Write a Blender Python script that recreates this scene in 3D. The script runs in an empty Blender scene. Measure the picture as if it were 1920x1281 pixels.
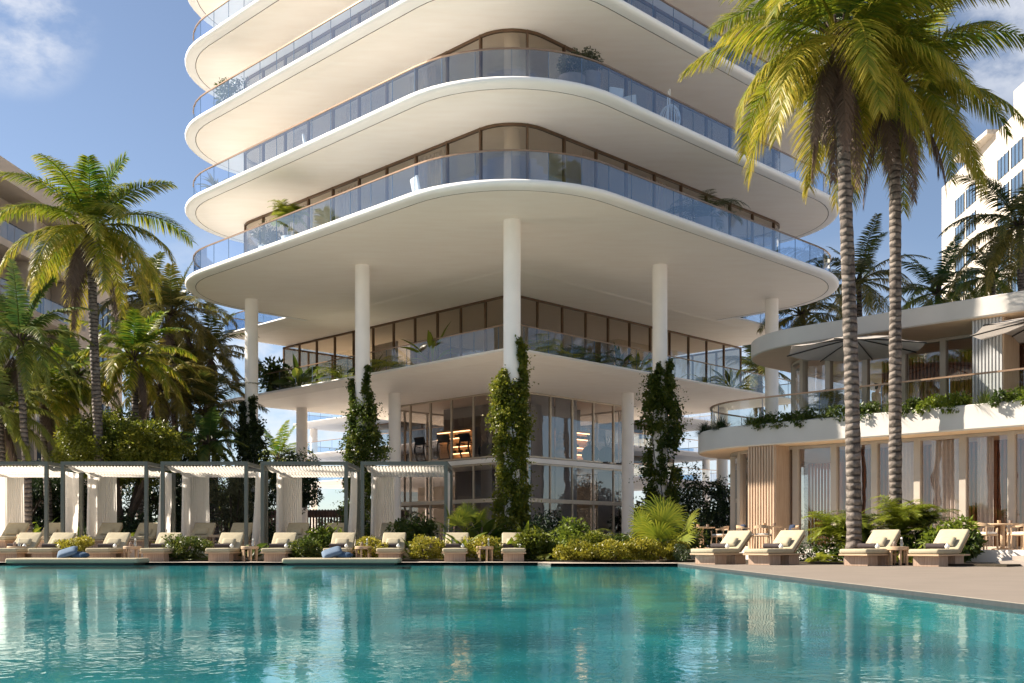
import bpy, math, random
import numpy as np
from mathutils import Vector, Matrix
R = math.radians
PI = math.pi
random.seed(7)
S2 = math.sqrt(0.5)
sc = bpy.context.scene
COL = sc.collection

# ------------------------------------------------------------------ camera, sky, sun, exposure
CAM_Z, FPX, HOR = 0.63, 2000.0, 1020.0
cam_d = bpy.data.cameras.new('camera'); cam = bpy.data.objects.new('camera', cam_d); COL.objects.link(cam)
cam.location = (0, 0, CAM_Z); cam.rotation_euler = (R(90), 0, 0)
cam_d.sensor_width = 36; cam_d.lens = 36*FPX/1920; cam_d.shift_y = (HOR-640.5)/1920
cam_d.clip_start = 0.05; cam_d.clip_end = 6000
sc.camera = cam

SUN_EL, SUN_K = R(37), 0.25
sd = Vector((-1, SUN_K, 0)).normalized()
SUN_DIR = Vector((sd.x*math.cos(SUN_EL), sd.y*math.cos(SUN_EL), math.sin(SUN_EL)))
world = bpy.data.worlds.new('World'); sc.world = world; world.use_nodes = True
wn, wl = world.node_tree.nodes, world.node_tree.links
bg = wn['Background']; bg.inputs['Strength'].default_value = 0.052
sky = wn.new('ShaderNodeTexSky'); sky.sky_type = 'NISHITA'; sky.sun_disc = False
sky.sun_elevation = SUN_EL; sky.sun_rotation = math.atan2(SUN_DIR.x, SUN_DIR.y)
sky.air_density = 0.85; sky.dust_density = 0.35; sky.ozone_density = 2.5
tc = wn.new('ShaderNodeTexCoord')
mp = wn.new('ShaderNodeMapping'); mp.inputs['Scale'].default_value = (1, 1, 1.7)
wl.new(tc.outputs['Generated'], mp.inputs['Vector'])
cn = wn.new('ShaderNodeTexNoise'); cn.inputs['Scale'].default_value = 11.0; cn.inputs['Detail'].default_value = 10; cn.inputs['Roughness'].default_value = 0.6
wl.new(mp.outputs['Vector'], cn.inputs['Vector'])
cr = wn.new('ShaderNodeMapRange'); cr.interpolation_type = 'SMOOTHSTEP'; cr.inputs['From Min'].default_value = 0.40; cr.inputs['From Max'].default_value = 0.64
wl.new(cn.outputs['Fac'], cr.inputs['Value'])
nrm_ = wn.new('ShaderNodeVectorMath'); nrm_.operation = 'NORMALIZE'; wl.new(tc.outputs['Generated'], nrm_.inputs[0])
acc = None
def cloud_bank(d, r, soft, amt):
    """one bank of cloud around a direction"""
    global acc
    d = Vector(d).normalized()
    dp = wn.new('ShaderNodeVectorMath'); dp.operation = 'DOT_PRODUCT'; dp.inputs[1].default_value = d; wl.new(nrm_.outputs[0], dp.inputs[0])
    m = wn.new('ShaderNodeMapRange'); m.interpolation_type = 'SMOOTHSTEP'; m.inputs['From Min'].default_value = math.cos(r+soft); m.inputs['From Max'].default_value = math.cos(max(r-soft, 0)); m.inputs['To Max'].default_value = amt
    wl.new(dp.outputs['Value'], m.inputs['Value'])
    if acc is None: acc = m.outputs['Result']
    else:
        x = wn.new('ShaderNodeMath'); x.operation = 'MAXIMUM'; wl.new(acc, x.inputs[0]); wl.new(m.outputs['Result'], x.inputs[1]); acc = x.outputs[0]
def pdir(x, y): return ((x-960)/FPX, 1, (HOR-y)/FPX)
cloud_bank(pdir(20, 20), .036, .035, .75); cloud_bank(pdir(1915, 60), .04, .035, .65); cloud_bank(pdir(470, 800), .11, .09, .75)
cloud_bank(pdir(1500, 940), .15, .1, .5); cloud_bank((-.92, -.3, .12), .5, .3, .8); cloud_bank((.3, -.9, .3), .6, .4, .7)
mm = wn.new('ShaderNodeMath'); mm.operation = 'MULTIPLY'; mm.use_clamp = True; wl.new(acc, mm.inputs[0]); wl.new(cr.outputs['Result'], mm.inputs[1])
mx = wn.new('ShaderNodeMix'); mx.data_type = 'RGBA'; mx.inputs['B'].default_value = (6.6, 6.7, 7.0, 1)
hs = wn.new('ShaderNodeHueSaturation'); hs.inputs['Saturation'].default_value = .88; hs.inputs['Hue'].default_value = .500; wl.new(sky.outputs['Color'], hs.inputs['Color'])
wl.new(mm.outputs[0], mx.inputs['Factor']); wl.new(hs.outputs['Color'], mx.inputs['A'])
wl.new(mx.outputs['Result'], bg.inputs['Color'])

sun_d = bpy.data.lights.new('sun', 'SUN'); sun_d.energy = 5.0; sun_d.angle = R(0.5); sun_d.color = (1.0, 0.895, 0.755)
sun = bpy.data.objects.new('sun', sun_d); COL.objects.link(sun)
sun.rotation_euler = SUN_DIR.to_track_quat('Z', 'Y').to_euler(); sun.location = SUN_DIR*60
sc.view_settings.view_transform = 'Standard'; sc.view_settings.look = 'None'
sc.view_settings.exposure = 1.52; sc.view_settings.gamma = 1; sc.view_settings.use_curve_mapping = False
sc.render.engine = 'CYCLES'
cy = sc.cycles
cy.max_bounces = 9; cy.diffuse_bounces = 5; cy.glossy_bounces = 4; cy.transmission_bounces = 4; cy.transparent_max_bounces = 28
cy.use_denoising = True; cy.sample_clamp_indirect = 6.0; cy.caustics_reflective = True; cy.blur_glossy = 0.3; cy.caustics_refractive = False

# ------------------------------------------------------------------ materials
def newmat(name):
    m = bpy.data.materials.new(name); m.use_nodes = True
    return m, m.node_tree.nodes, m.node_tree.links, m.node_tree.nodes['Principled BSDF']

def M(name, col, rough=0.6, var=0.12, scale=3.0, bump=0.0, bscale=None, metal=0.0, stretch=(1, 1, 1), spec=0.4, detail=6, col2=None):
    m, n, l, b = newmat(name)
    b.inputs['Roughness'].default_value = rough; b.inputs['Metallic'].default_value = metal
    b.inputs['Specular IOR Level'].default_value = spec
    t = n.new('ShaderNodeTexCoord'); mpn = n.new('ShaderNodeMapping'); mpn.inputs['Scale'].default_value = stretch
    l.new(t.outputs['Object'], mpn.inputs['Vector'])
    no = n.new('ShaderNodeTexNoise'); no.inputs['Scale'].default_value = scale; no.inputs['Detail'].default_value = detail
    l.new(mpn.outputs['Vector'], no.inputs['Vector'])
    r = n.new('ShaderNodeValToRGB')
    c2 = col2 or tuple(min(1, c*(1+var)) for c in col); c1 = tuple(c*(1-var) for c in col) if not col2 else col
    r.color_ramp.elements[0].position = 0.3; r.color_ramp.elements[1].position = 0.7
    r.color_ramp.elements[0].color = (*c1, 1); r.color_ramp.elements[1].color = (*c2, 1)
    l.new(no.outputs['Fac'], r.inputs['Fac']); l.new(r.outputs['Color'], b.inputs['Base Color'])
    if bump:
        n2 = n.new('ShaderNodeTexNoise'); n2.inputs['Scale'].default_value = bscale or scale*6; n2.inputs['Detail'].default_value = 5
        l.new(mpn.outputs['Vector'], n2.inputs['Vector'])
        bp = n.new('ShaderNodeBump'); bp.inputs['Strength'].default_value = bump; bp.inputs['Distance'].default_value = 0.02
        l.new(n2.outputs['Fac'], bp.inputs['Height']); l.new(bp.outputs['Normal'], b.inputs['Normal'])
    return m

def glass(name, tint, fmin=0.08, fmax=1.0, power=3.0, rough=0.0, refl=(1, 1, 1), wav=0.0):
    m, n, l, b = newmat(name); n.remove(b)
    out = n['Material Output']
    tr = n.new('ShaderNodeBsdfTransparent'); tr.inputs['Color'].default_value = (*tint, 1)
    gl = n.new('ShaderNodeBsdfGlossy'); gl.inputs['Roughness'].default_value = rough; gl.inputs['Color'].default_value = (*refl, 1)
    lw = n.new('ShaderNodeLayerWeight'); lw.inputs['Blend'].default_value = 0.5
    pw = n.new('ShaderNodeMath'); pw.operation = 'POWER'; pw.inputs[1].default_value = power
    l.new(lw.outputs['Facing'], pw.inputs[0])
    mr = n.new('ShaderNodeMapRange'); mr.inputs['To Min'].default_value = fmin; mr.inputs['To Max'].default_value = fmax
    l.new(pw.outputs[0], mr.inputs['Value'])
    ms = n.new('ShaderNodeMixShader'); l.new(mr.outputs['Result'], ms.inputs['Fac'])
    l.new(tr.outputs[0], ms.inputs[1]); l.new(gl.outputs[0], ms.inputs[2]); l.new(ms.outputs[0], out.inputs['Surface'])
    if wav:
        t = n.new('ShaderNodeTexCoord'); no = n.new('ShaderNodeTexNoise'); no.inputs['Scale'].default_value = 0.7
        l.new(t.outputs['Object'], no.inputs['Vector'])
        bp = n.new('ShaderNodeBump'); bp.inputs['Strength'].default_value = wav; bp.inputs['Distance'].default_value = 0.05
        l.new(no.outputs['Fac'], bp.inputs['Height']); l.new(bp.outputs['Normal'], gl.inputs['Normal'])
    return m

def leafmat(name, stops, transl=0.35, rough=0.42):
    """colour from a random value per leaf, shifted by the 'tint' attribute"""
    m, n, l, b = newmat(name)
    g = n.new('ShaderNodeNewGeometry'); at = n.new('ShaderNodeAttribute'); at.attribute_name = 'tint'
    mu = n.new('ShaderNodeMath'); mu.operation = 'MULTIPLY_ADD'; mu.inputs[1].default_value = 0.42; mu.use_clamp = True
    l.new(g.outputs['Random Per Island'], mu.inputs[0]); l.new(at.outputs['Fac'], mu.inputs[2])
    r = n.new('ShaderNodeValToRGB'); el = r.color_ramp.elements
    el[0].position = stops[0][0]; el[0].color = (*stops[0][1], 1); el[1].position = stops[-1][0]; el[1].color = (*stops[-1][1], 1)
    for p, c in stops[1:-1]:
        e = el.new(p); e.color = (*c, 1)
    l.new(mu.outputs[0], r.inputs['Fac']); l.new(r.outputs['Color'], b.inputs['Base Color'])
    b.inputs['Roughness'].default_value = rough; b.inputs['Specular IOR Level'].default_value = 0.35
    tr = n.new('ShaderNodeBsdfTranslucent'); l.new(r.outputs['Color'], tr.inputs['Color'])
    ms = n.new('ShaderNodeMixShader'); ms.inputs['Fac'].default_value = transl
    l.new(b.outputs[0], ms.inputs[1]); l.new(tr.outputs[0], ms.inputs[2]); l.new(ms.outputs[0], n['Material Output'].inputs['Surface'])
    return m

def emit(name, col, strength):
    m, n, l, b = newmat(name)
    b.inputs['Base Color'].default_value = (*col, 1); b.inputs['Emission Color'].default_value = (*col, 1); b.inputs['Emission Strength'].default_value = strength
    return m

def woodmat(name, c1, c2, axis='Z', sc_=4.0, rough=0.55):
    st = {'Z': (6, 6, 0.5), 'X': (0.5, 6, 6), 'Y': (6, 0.5, 6)}[axis]
    return M(name, c1, rough, 0, sc_, 0.25, sc_*2, stretch=st, col2=c2)

def fabric(name, col, transl=0.0, rough=0.9):
    m = M(name, col, rough, 0.06, 9, 0.15, 160, spec=0.1)
    if transl:
        n, l = m.node_tree.nodes, m.node_tree.links; b = n['Principled BSDF']
        tr = n.new('ShaderNodeBsdfTranslucent'); tr.inputs['Color'].default_value = (*col, 1)
        ms = n.new('ShaderNodeMixShader'); ms.inputs['Fac'].default_value = transl
        l.new(b.outputs[0], ms.inputs[1]); l.new(tr.outputs[0], ms.inputs[2]); l.new(ms.outputs[0], n['Material Output'].inputs['Surface'])
    return m

MT = {}
MT['plaster'] = M('white_plaster', (0.88, 0.86, 0.83), 0.65, 0.03, 0.8, 0.08, 5)
MT['soffit'] = M('travertine_soffit', (0.93, 0.855, 0.765), 0.6, 0.0, 1.6, 0.12, 5, stretch=(0.45, 1.8, 6), col2=(0.97, 0.91, 0.83), detail=9)
MT['column'] = M('white_column_render', (0.88, 0.83, 0.78), 0.7, 0.04, 1.2, 0.15, 9)
MT['bronze'] = M('bronze_metal', (0.15, 0.095, 0.06), 0.35, 0.1, 3, metal=0.6)
MT['rail_bronze'] = M('satin_bronze_handrail', (0.30, 0.19, 0.12), 0.3, 0.08, 3, metal=0.5)
MT['champagne'] = M('champagne_metal', (0.50, 0.43, 0.34), 0.4, 0.06, 2, metal=0.3)
MT['rail_glass'] = glass('blue_balustrade_glass', (0.67, 0.79, 0.94), 0.13, 0.9, 2.5, refl=(0.85, 0.93, 1))
MT['rail_edge'] = M('glass_edge', (0.10, 0.16, 0.25), 0.2, 0.05)
MT['win_glass'] = glass('bronze_window_glass', (0.62, 0.56, 0.48), 0.10, 0.9, 3.0, wav=0.05)
MT['gym_glass'] = glass('clear_window_glass', (0.55, 0.52, 0.50), 0.09, 0.95, 3.0, wav=0.10)
MT['pav_glass'] = glass('pavilion_window_glass', (0.86, 0.82, 0.79), 0.12, 0.95, 2.5, wav=0.08)
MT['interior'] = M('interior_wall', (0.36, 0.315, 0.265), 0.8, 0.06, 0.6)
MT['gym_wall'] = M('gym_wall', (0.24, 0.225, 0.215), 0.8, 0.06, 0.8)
MT['panel_and_shade_grey'] = M('grey_panel_and_slab_shade', (0.52, 0.53, 0.56), 0.7, 0.05, 0.8)
MT['dark'] = M('dark_equipment', (0.018, 0.02, 0.025), 0.35, 0.2, 5)
MT['warm_light'] = emit('warm_shelf_light', (1.0, 0.60, 0.30), 2.6)
MT['shelf_wood'] = woodmat('shelf_oak', (0.42, 0.27, 0.15), (0.55, 0.37, 0.22), 'X')
MT['ball'] = M('ivory_ball', (0.62, 0.50, 0.38), 0.35, 0.05, 4)
MT['concrete'] = M('smooth_concrete', (0.49, 0.465, 0.435), 0.75, 0.06, 0.9, 0.12, 12)
MT['pav_soffit'] = woodmat('warm_lit_soffit', (0.62, 0.45, 0.29), (0.70, 0.52, 0.35), 'X', 2)  # tan colour holds the warm bounce light under the pavilion slabs
MT['taupe'] = M('taupe_frame', (0.40, 0.345, 0.285), 0.5, 0.05, 2)
MT['slat'] = woodmat('pale_oak_slat', (0.42, 0.295, 0.20), (0.53, 0.39, 0.275), 'Z', 3)
MT['redwood'] = woodmat('red_brown_slat', (0.26, 0.095, 0.04), (0.38, 0.16, 0.075), 'Z', 3)
MT['sheer'] = fabric('sheer_curtain', (0.80, 0.74, 0.70), 0.3)
MT['corrug'] = M('grey_fluted_panel', (0.42, 0.42, 0.42), 0.6, 0.05, 2)
MT['cab_metal'] = M('grey_green_cabana_metal', (0.115, 0.12, 0.10), 0.45, 0.06, 4, metal=0.1)
MT['curtain'] = fabric('linen_curtain', (0.84, 0.81, 0.77), 0.55)
MT['canopy'] = fabric('white_canopy_cloth', (0.68, 0.64, 0.58), 0.40)
MT['cushion'] = fabric('cream_cushion', (0.385, 0.335, 0.235))
MT['cushion_dk'] = fabric('sage_cushion_piping', (0.42, 0.42, 0.34))
MT['teak'] = woodmat('weathered_teak', (0.28, 0.185, 0.13), (0.42, 0.305, 0.225), 'Z', 5)
MT['teak_top'] = woodmat('pale_teak', (0.40, 0.27, 0.165), (0.52, 0.375, 0.24), 'X', 5)
MT['towel'] = fabric('dark_taupe_towel', (0.06, 0.048, 0.048))
MT['white'] = M('white_ceramic', (0.80, 0.79, 0.76), 0.3, 0.03)
MT['blue'] = fabric('slate_blue_cloth', (0.05, 0.085, 0.14))
MT['blue2'] = fabric('pale_blue_cloth', (0.12, 0.165, 0.23))
MT['navy'] = fabric('navy_cloth', (0.03, 0.04, 0.07))
MT['seat_white'] = fabric('off_white_seat', (0.72, 0.68, 0.62))
MT['umbrella'] = fabric('taupe_umbrella_cloth', (0.50, 0.46, 0.43), 0.35)
MT['black_metal'] = M('black_metal', (0.03, 0.028, 0.026), 0.4, 0.1)
MT['clear'] = glass('clear_bottle_glass', (0.88, 0.90, 0.88), 0.15, 0.9, 2)
MT['deck'] = M('sand_stone_deck', (0.19, 0.158, 0.13), 0.75, 0.07, 1.2, 0.2, 40, detail=10)
MT['coping'] = M('pale_stone_coping', (0.38, 0.32, 0.27), 0.7, 0.05, 2, 0.15, 30)
MT['paving'] = M('terrace_stone', (0.82, 0.75, 0.67), 0.75, 0.07, 1.5, 0.15, 20)
MT['soil'] = M('dark_soil', (0.045, 0.035, 0.022), 0.95, 0.3, 5, 0.6, 30)
MT['ground'] = M('pale_bounce_ground', (0.46, 0.415, 0.36), 0.95, 0.08, 0.4, 0.3, 8)  # unseen ground made pale to bounce warm light onto the soffits
MT['pot'] = M('clay_planter', (0.22, 0.17, 0.14), 0.7, 0.1, 5)
MT['pot_white'] = M('white_planter', (0.70, 0.68, 0.64), 0.6, 0.05, 5)
MT['fence'] = woodmat('dark_brown_fence', (0.045, 0.022, 0.016), (0.07, 0.035, 0.025), 'Z', 4)
MT['beige_wall'] = M('beige_stucco', (0.44, 0.37, 0.31), 0.85, 0.05, 0.5, 0.1, 20)
MT['cream_wall'] = M('cream_stucco', (0.46, 0.415, 0.355), 0.85, 0.03, 0.4, 0.08, 20)
MT['block_glass'] = M('dark_blue_window', (0.06, 0.10, 0.16), 0.06, 0.2, 0.3, spec=1.0)
MT['skin'] = M('skin', (0.45, 0.27, 0.19), 0.5, 0.05)
MT['hair'] = M('dark_hair', (0.02, 0.013, 0.01), 0.5, 0.1)
MT['tan_cloth'] = fabric('tan_shirt', (0.42, 0.30, 0.19))
# foliage (position 0 = deep green, 1 = yellow)
MT['frond'] = leafmat('coconut_frond', [(0.0, (0.020, 0.062, 0.010)), (0.35, (0.050, 0.115, 0.012)), (0.7, (0.18, 0.205, 0.014)), (1.0, (0.38, 0.31, 0.04))], 0.45)
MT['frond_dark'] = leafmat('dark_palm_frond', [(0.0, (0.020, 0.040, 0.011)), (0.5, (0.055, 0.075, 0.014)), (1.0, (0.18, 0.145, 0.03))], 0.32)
MT['frond_green'] = leafmat('green_palm_frond', [(0.0, (0.022, 0.062, 0.018)), (0.5, (0.05, 0.10, 0.02)), (1.0, (0.16, 0.17, 0.03))], 0.35)
MT['frond_dead'] = leafmat('dead_palm_frond', [(0.0, (0.075, 0.052, 0.042)), (1.0, (0.16, 0.11, 0.085))], 0.12, 0.8)
MT['leaf'] = leafmat('shrub_leaf', [(0.0, (0.025, 0.055, 0.010)), (0.5, (0.075, 0.105, 0.014)), (1.0, (0.22, 0.20, 0.03))], 0.38)
MT['leaf_olive'] = leafmat('olive_leaf', [(0.0, (0.045, 0.075, 0.009)), (0.5, (0.15, 0.165, 0.015)), (1.0, (0.32, 0.28, 0.035))], 0.42)
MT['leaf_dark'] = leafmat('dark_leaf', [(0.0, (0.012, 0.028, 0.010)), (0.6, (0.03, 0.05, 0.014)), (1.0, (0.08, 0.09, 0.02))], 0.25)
MT['leaf_lime'] = leafmat('lime_leaf', [(0.0, (0.06, 0.105, 0.012)), (0.5, (0.16, 0.20, 0.018)), (1.0, (0.30, 0.30, 0.03))], 0.40)
MT['leaf_gold'] = leafmat('golden_leaf', [(0.0, (0.09, 0.105, 0.012)), (0.4, (0.27, 0.245, 0.02)), (1.0, (0.52, 0.43, 0.07))], 0.38)
MT['leaf_grey'] = leafmat('grey_green_leaf', [(0.0, (0.05, 0.06, 0.03)), (1.0, (0.16, 0.15, 0.07))], 0.3)
MT['leaf_white'] = leafmat('white_flecked_leaf', [(0.0, (0.03, 0.05, 0.015)), (0.6, (0.06, 0.09, 0.03)), (0.68, (0.6, 0.58, 0.5)), (1.0, (0.7, 0.68, 0.6))], 0.2)
MT['bark'] = M('brown_bark', (0.055, 0.038, 0.026), 0.9, 0.3, 6, 0.6, 30)
MT['stem'] = M('green_stem', (0.09, 0.10, 0.03), 0.6, 0.2, 6)

def trunkmat():
    m, n, l, b = newmat('ringed_palm_bark'); b.inputs['Roughness'].default_value = 0.9
    t = n.new('ShaderNodeTexCoord')
    oi = n.new('ShaderNodeObjectInfo'); rs_ = n.new('ShaderNodeMapRange'); rs_.inputs['To Min'].default_value = .72; rs_.inputs['To Max'].default_value = 1.25
    l.new(oi.outputs['Random'], rs_.inputs['Value']); sv = n.new('ShaderNodeVectorMath'); sv.operation = 'SCALE'; l.new(t.outputs['Object'], sv.inputs[0]); l.new(rs_.outputs['Result'], sv.inputs['Scale'])
    w = n.new('ShaderNodeTexWave'); w.wave_type = 'BANDS'; w.bands_direction = 'Z'; w.inputs['Scale'].default_value = 1.75
    w.inputs['Distortion'].default_value = 4.6; w.inputs['Detail'].default_value = 4; w.inputs['Detail Scale'].default_value = 1.3
    l.new(sv.outputs[0], w.inputs['Vector'])
    no = n.new('ShaderNodeTexNoise'); no.inputs['Scale'].default_value = 4; no.inputs['Detail'].default_value = 9; no.inputs['Roughness'].default_value = .65
    l.new(t.outputs['Object'], no.inputs['Vector'])
    r = n.new('ShaderNodeValToRGB'); e = r.color_ramp.elements
    e[0].position = 0.02; e[0].color = (0.10, 0.08, 0.07, 1); e[1].position = 0.30; e[1].color = (1, 1, 1, 1)
    x = e.new(0.14); x.color = (0.55, 0.5, 0.46, 1)
    l.new(w.outputs['Fac'], r.inputs['Fac'])
    r2 = n.new('ShaderNodeValToRGB'); f = r2.color_ramp.elements
    f[0].position = .36; f[0].color = (0.065, 0.05, 0.042, 1); f[1].position = .62; f[1].color = (0.20, 0.168, 0.144, 1)
    l.new(no.outputs['Fac'], r2.inputs['Fac'])
    mu = n.new('ShaderNodeMix'); mu.data_type = 'RGBA'; mu.blend_type = 'MULTIPLY'; mu.inputs['Factor'].default_value = .85
    l.new(r2.outputs['Color'], mu.inputs['A']); l.new(r.outputs['Color'], mu.inputs['B']); l.new(mu.outputs['Result'], b.inputs['Base Color'])
    bp = n.new('ShaderNodeBump'); bp.inputs['Strength'].default_value = 0.8; bp.inputs['Distance'].default_value = 0.04
    l.new(w.outputs['Fac'], bp.inputs['Height']); l.new(bp.outputs['Normal'], b.inputs['Normal'])
    return m
MT['trunk'] = trunkmat()

# ------------------------------------------------------------------ scene helpers
def tag(o, label=None, cat=None, group=None, kind=None):
    if label: o['label'] = label
    if cat: o['category'] = cat
    if group: o['group'] = group
    if kind: o['kind'] = kind
    return o

def thing(name, loc=(0, 0, 0), label=None, cat=None, rz=0.0, group=None, kind=None):
    o = bpy.data.objects.new(name, None); COL.objects.link(o); o.empty_display_size = 0.2
    o.location = loc; o.rotation_euler = (0, 0, rz)
    return tag(o, label, cat, group, kind)

def copy_thing(src, loc, rz=0.0, label=None, group=None, scale=None):
    c = src.copy(); COL.objects.link(c); c.location = loc; c.rotation_euler = (0, 0, rz)
    if scale: c.scale = (scale,)*3
    if label: c['label'] = label
    if group: c['group'] = group
    for ch in src.children:
        d = ch.copy(); COL.objects.link(d); d.parent = c
        for g in ch.children:
            e = g.copy(); COL.objects.link(e); e.parent = d
    return c

class MB:
    def __init__(s, org=(0, 0, 0)):
        s.v = []; s.f = []; s.mi = []; s.org = org; s.m = 0
    def add(s, vs, fs):
        o = len(s.v); s.v.extend([tuple(v) for v in vs]); s.f.extend([tuple(i+o for i in f) for f in fs]); s.mi.extend([s.m]*len(fs)); return s
    def box(s, c, d, rz=0.0, rx=0.0, ry=0.0):
        hx, hy, hz = d[0]/2, d[1]/2, d[2]/2
        mt = Matrix.Translation(c) @ Matrix.Rotation(rz, 4, 'Z') @ Matrix.Rotation(ry, 4, 'Y') @ Matrix.Rotation(rx, 4, 'X')
        vs = [mt @ Vector((x, y, z)) for x in (-hx, hx) for y in (-hy, hy) for z in (-hz, hz)]
        return s.add(vs, [(0, 1, 3, 2), (4, 6, 7, 5), (0, 4, 5, 1), (2, 3, 7, 6), (0, 2, 6, 4), (1, 5, 7, 3)])
    def rbox(s, c, d, r=0.03, n=3, rz=0.0, rx=0.0, puff=0.0):
        """rounded, slightly puffed block"""
        mt = Matrix.Translation(c) @ Matrix.Rotation(rz, 4, 'Z') @ Matrix.Rotation(rx, 4, 'X')
        hx, hy, hz = d[0]/2, d[1]/2, d[2]/2; r = min(r, hx, hy, hz)
        N = 16; rings = []
        prof = [(-hz, r)] + [(-hz + r - r*math.cos(a), r - r*math.sin(a)) for a in [PI/2*k/n for k in range(1, n+1)]]
        prof = prof + [(-z, ins) for z, ins in reversed(prof)]
        for z, ins in prof:
            ring = []
            rr = max(r*1.2 - ins, 0.004)
            for cx, cy, a0 in ((hx-ins-rr, hy-ins-rr, 0), (-(hx-ins-rr), hy-ins-rr, PI/2), (-(hx-ins-rr), -(hy-ins-rr), PI), (hx-ins-rr, -(hy-ins-rr), 1.5*PI)):
                for k in range(4):
                    a = a0 + PI/2*k/3
                    ring.append(mt @ Vector((cx+rr*math.cos(a), cy+rr*math.sin(a), z)))
            rings.append(ring)
        vs = [v for ring in rings for v in ring]; fs = []
        for i in range(len(rings)-1):
            for j in range(N):
                fs.append((i*N+j, i*N+(j+1) % N, (i+1)*N+(j+1) % N, (i+1)*N+j))
        top = mt @ Vector((0, 0, hz+puff)); bot = mt @ Vector((0, 0, -hz-puff)); vs += [top, bot]; t = len(vs)-2
        b0 = (len(rings)-1)*N
        for j in range(N):
            fs.append((b0+j, b0+(j+1) % N, t)); fs.append(((j+1) % N, j, t+1))
        return s.add(vs, fs)
    def prism(s, pts, z0, z1):
        n = len(pts)
        vs = [(p[0], p[1], z0) for p in pts] + [(p[0], p[1], z1) for p in pts]
        fs = [tuple(range(n-1, -1, -1)), tuple(range(n, 2*n))] + [(i, (i+1) % n, n+(i+1) % n, n+i) for i in range(n)]
        return s.add(vs, fs)
    def rings(s, rings, cap=True, closed=True):
        n = len(rings[0]); vs = [v for r in rings for v in r]; fs = []
        for i in range(len(rings)-1):
            for j in range(n if closed else n-1):
                fs.append((i*n+j, i*n+(j+1) % n, (i+1)*n+(j+1) % n, (i+1)*n+j))
        if cap:
            fs.append(tuple(range(n-1, -1, -1))); fs.append(tuple(range((len(rings)-1)*n, len(rings)*n)))
        return s.add(vs, fs)
    def tube(s, path, rad, n=8, cap=True):
        path = [Vector(p) for p in path]
        if not hasattr(rad, '__len__'): rad = [rad]*len(path)
        rings = []; ref = None
        for i, p in enumerate(path):
            t = (path[min(i+1, len(path)-1)] - path[max(i-1, 0)]).normalized()
            if ref is None: ref = t.orthogonal().normalized()
            ref = (ref - t*ref.dot(t)).normalized(); b = t.cross(ref)
            rings.append([p + (ref*math.cos(2*PI*k/n) + b*math.sin(2*PI*k/n))*rad[i] for k in range(n)])
        return s.rings(rings, cap)
    def lathe(s, c, prof, n=16):
        return s.rings([[(c[0]+r*math.cos(2*PI*k/n), c[1]+r*math.sin(2*PI*k/n), c[2]+z) for k in range(n)] for r, z in prof])
    def grid(s, fn, nu, nv):
        vs = [fn(i/nu, j/nv) for i in range(nu+1) for j in range(nv+1)]
        fs = [(i*(nv+1)+j, (i+1)*(nv+1)+j, (i+1)*(nv+1)+j+1, i*(nv+1)+j+1) for i in range(nu) for j in range(nv)]
        return s.add(vs, fs)
    def build(s, name, mats, parent=None, smooth=False, world=False, bevel=0.0, loc=None):
        me = bpy.data.meshes.new(name)
        off = Vector(parent.location) if (world and parent is not None) else Vector((0, 0, 0))
        if world and parent is not None and parent.parent: off += Vector(parent.parent.location)
        me.from_pydata([(v[0]-off.x, v[1]-off.y, v[2]-off.z) for v in s.v], [], s.f)
        if not isinstance(mats, (list, tuple)): mats = [mats]
        for m in mats: me.materials.append(m)
        me.polygons.foreach_set('material_index', s.mi)
        me.update()
        o = bpy.data.objects.new(name, me); COL.objects.link(o)
        if parent is not None: o.parent = parent
        if loc: o.location = loc
        if smooth:
            me.polygons.foreach_set('use_smooth', [True]*len(me.polygons))
            try: me.set_sharp_from_angle(angle=R(smooth if smooth is not True else 40))
            except Exception: pass
        if bevel:
            b = o.modifiers.new('bevel', 'BEVEL'); b.width = bevel; b.segments = 2; b.limit_method = 'ANGLE'
        return o

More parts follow.
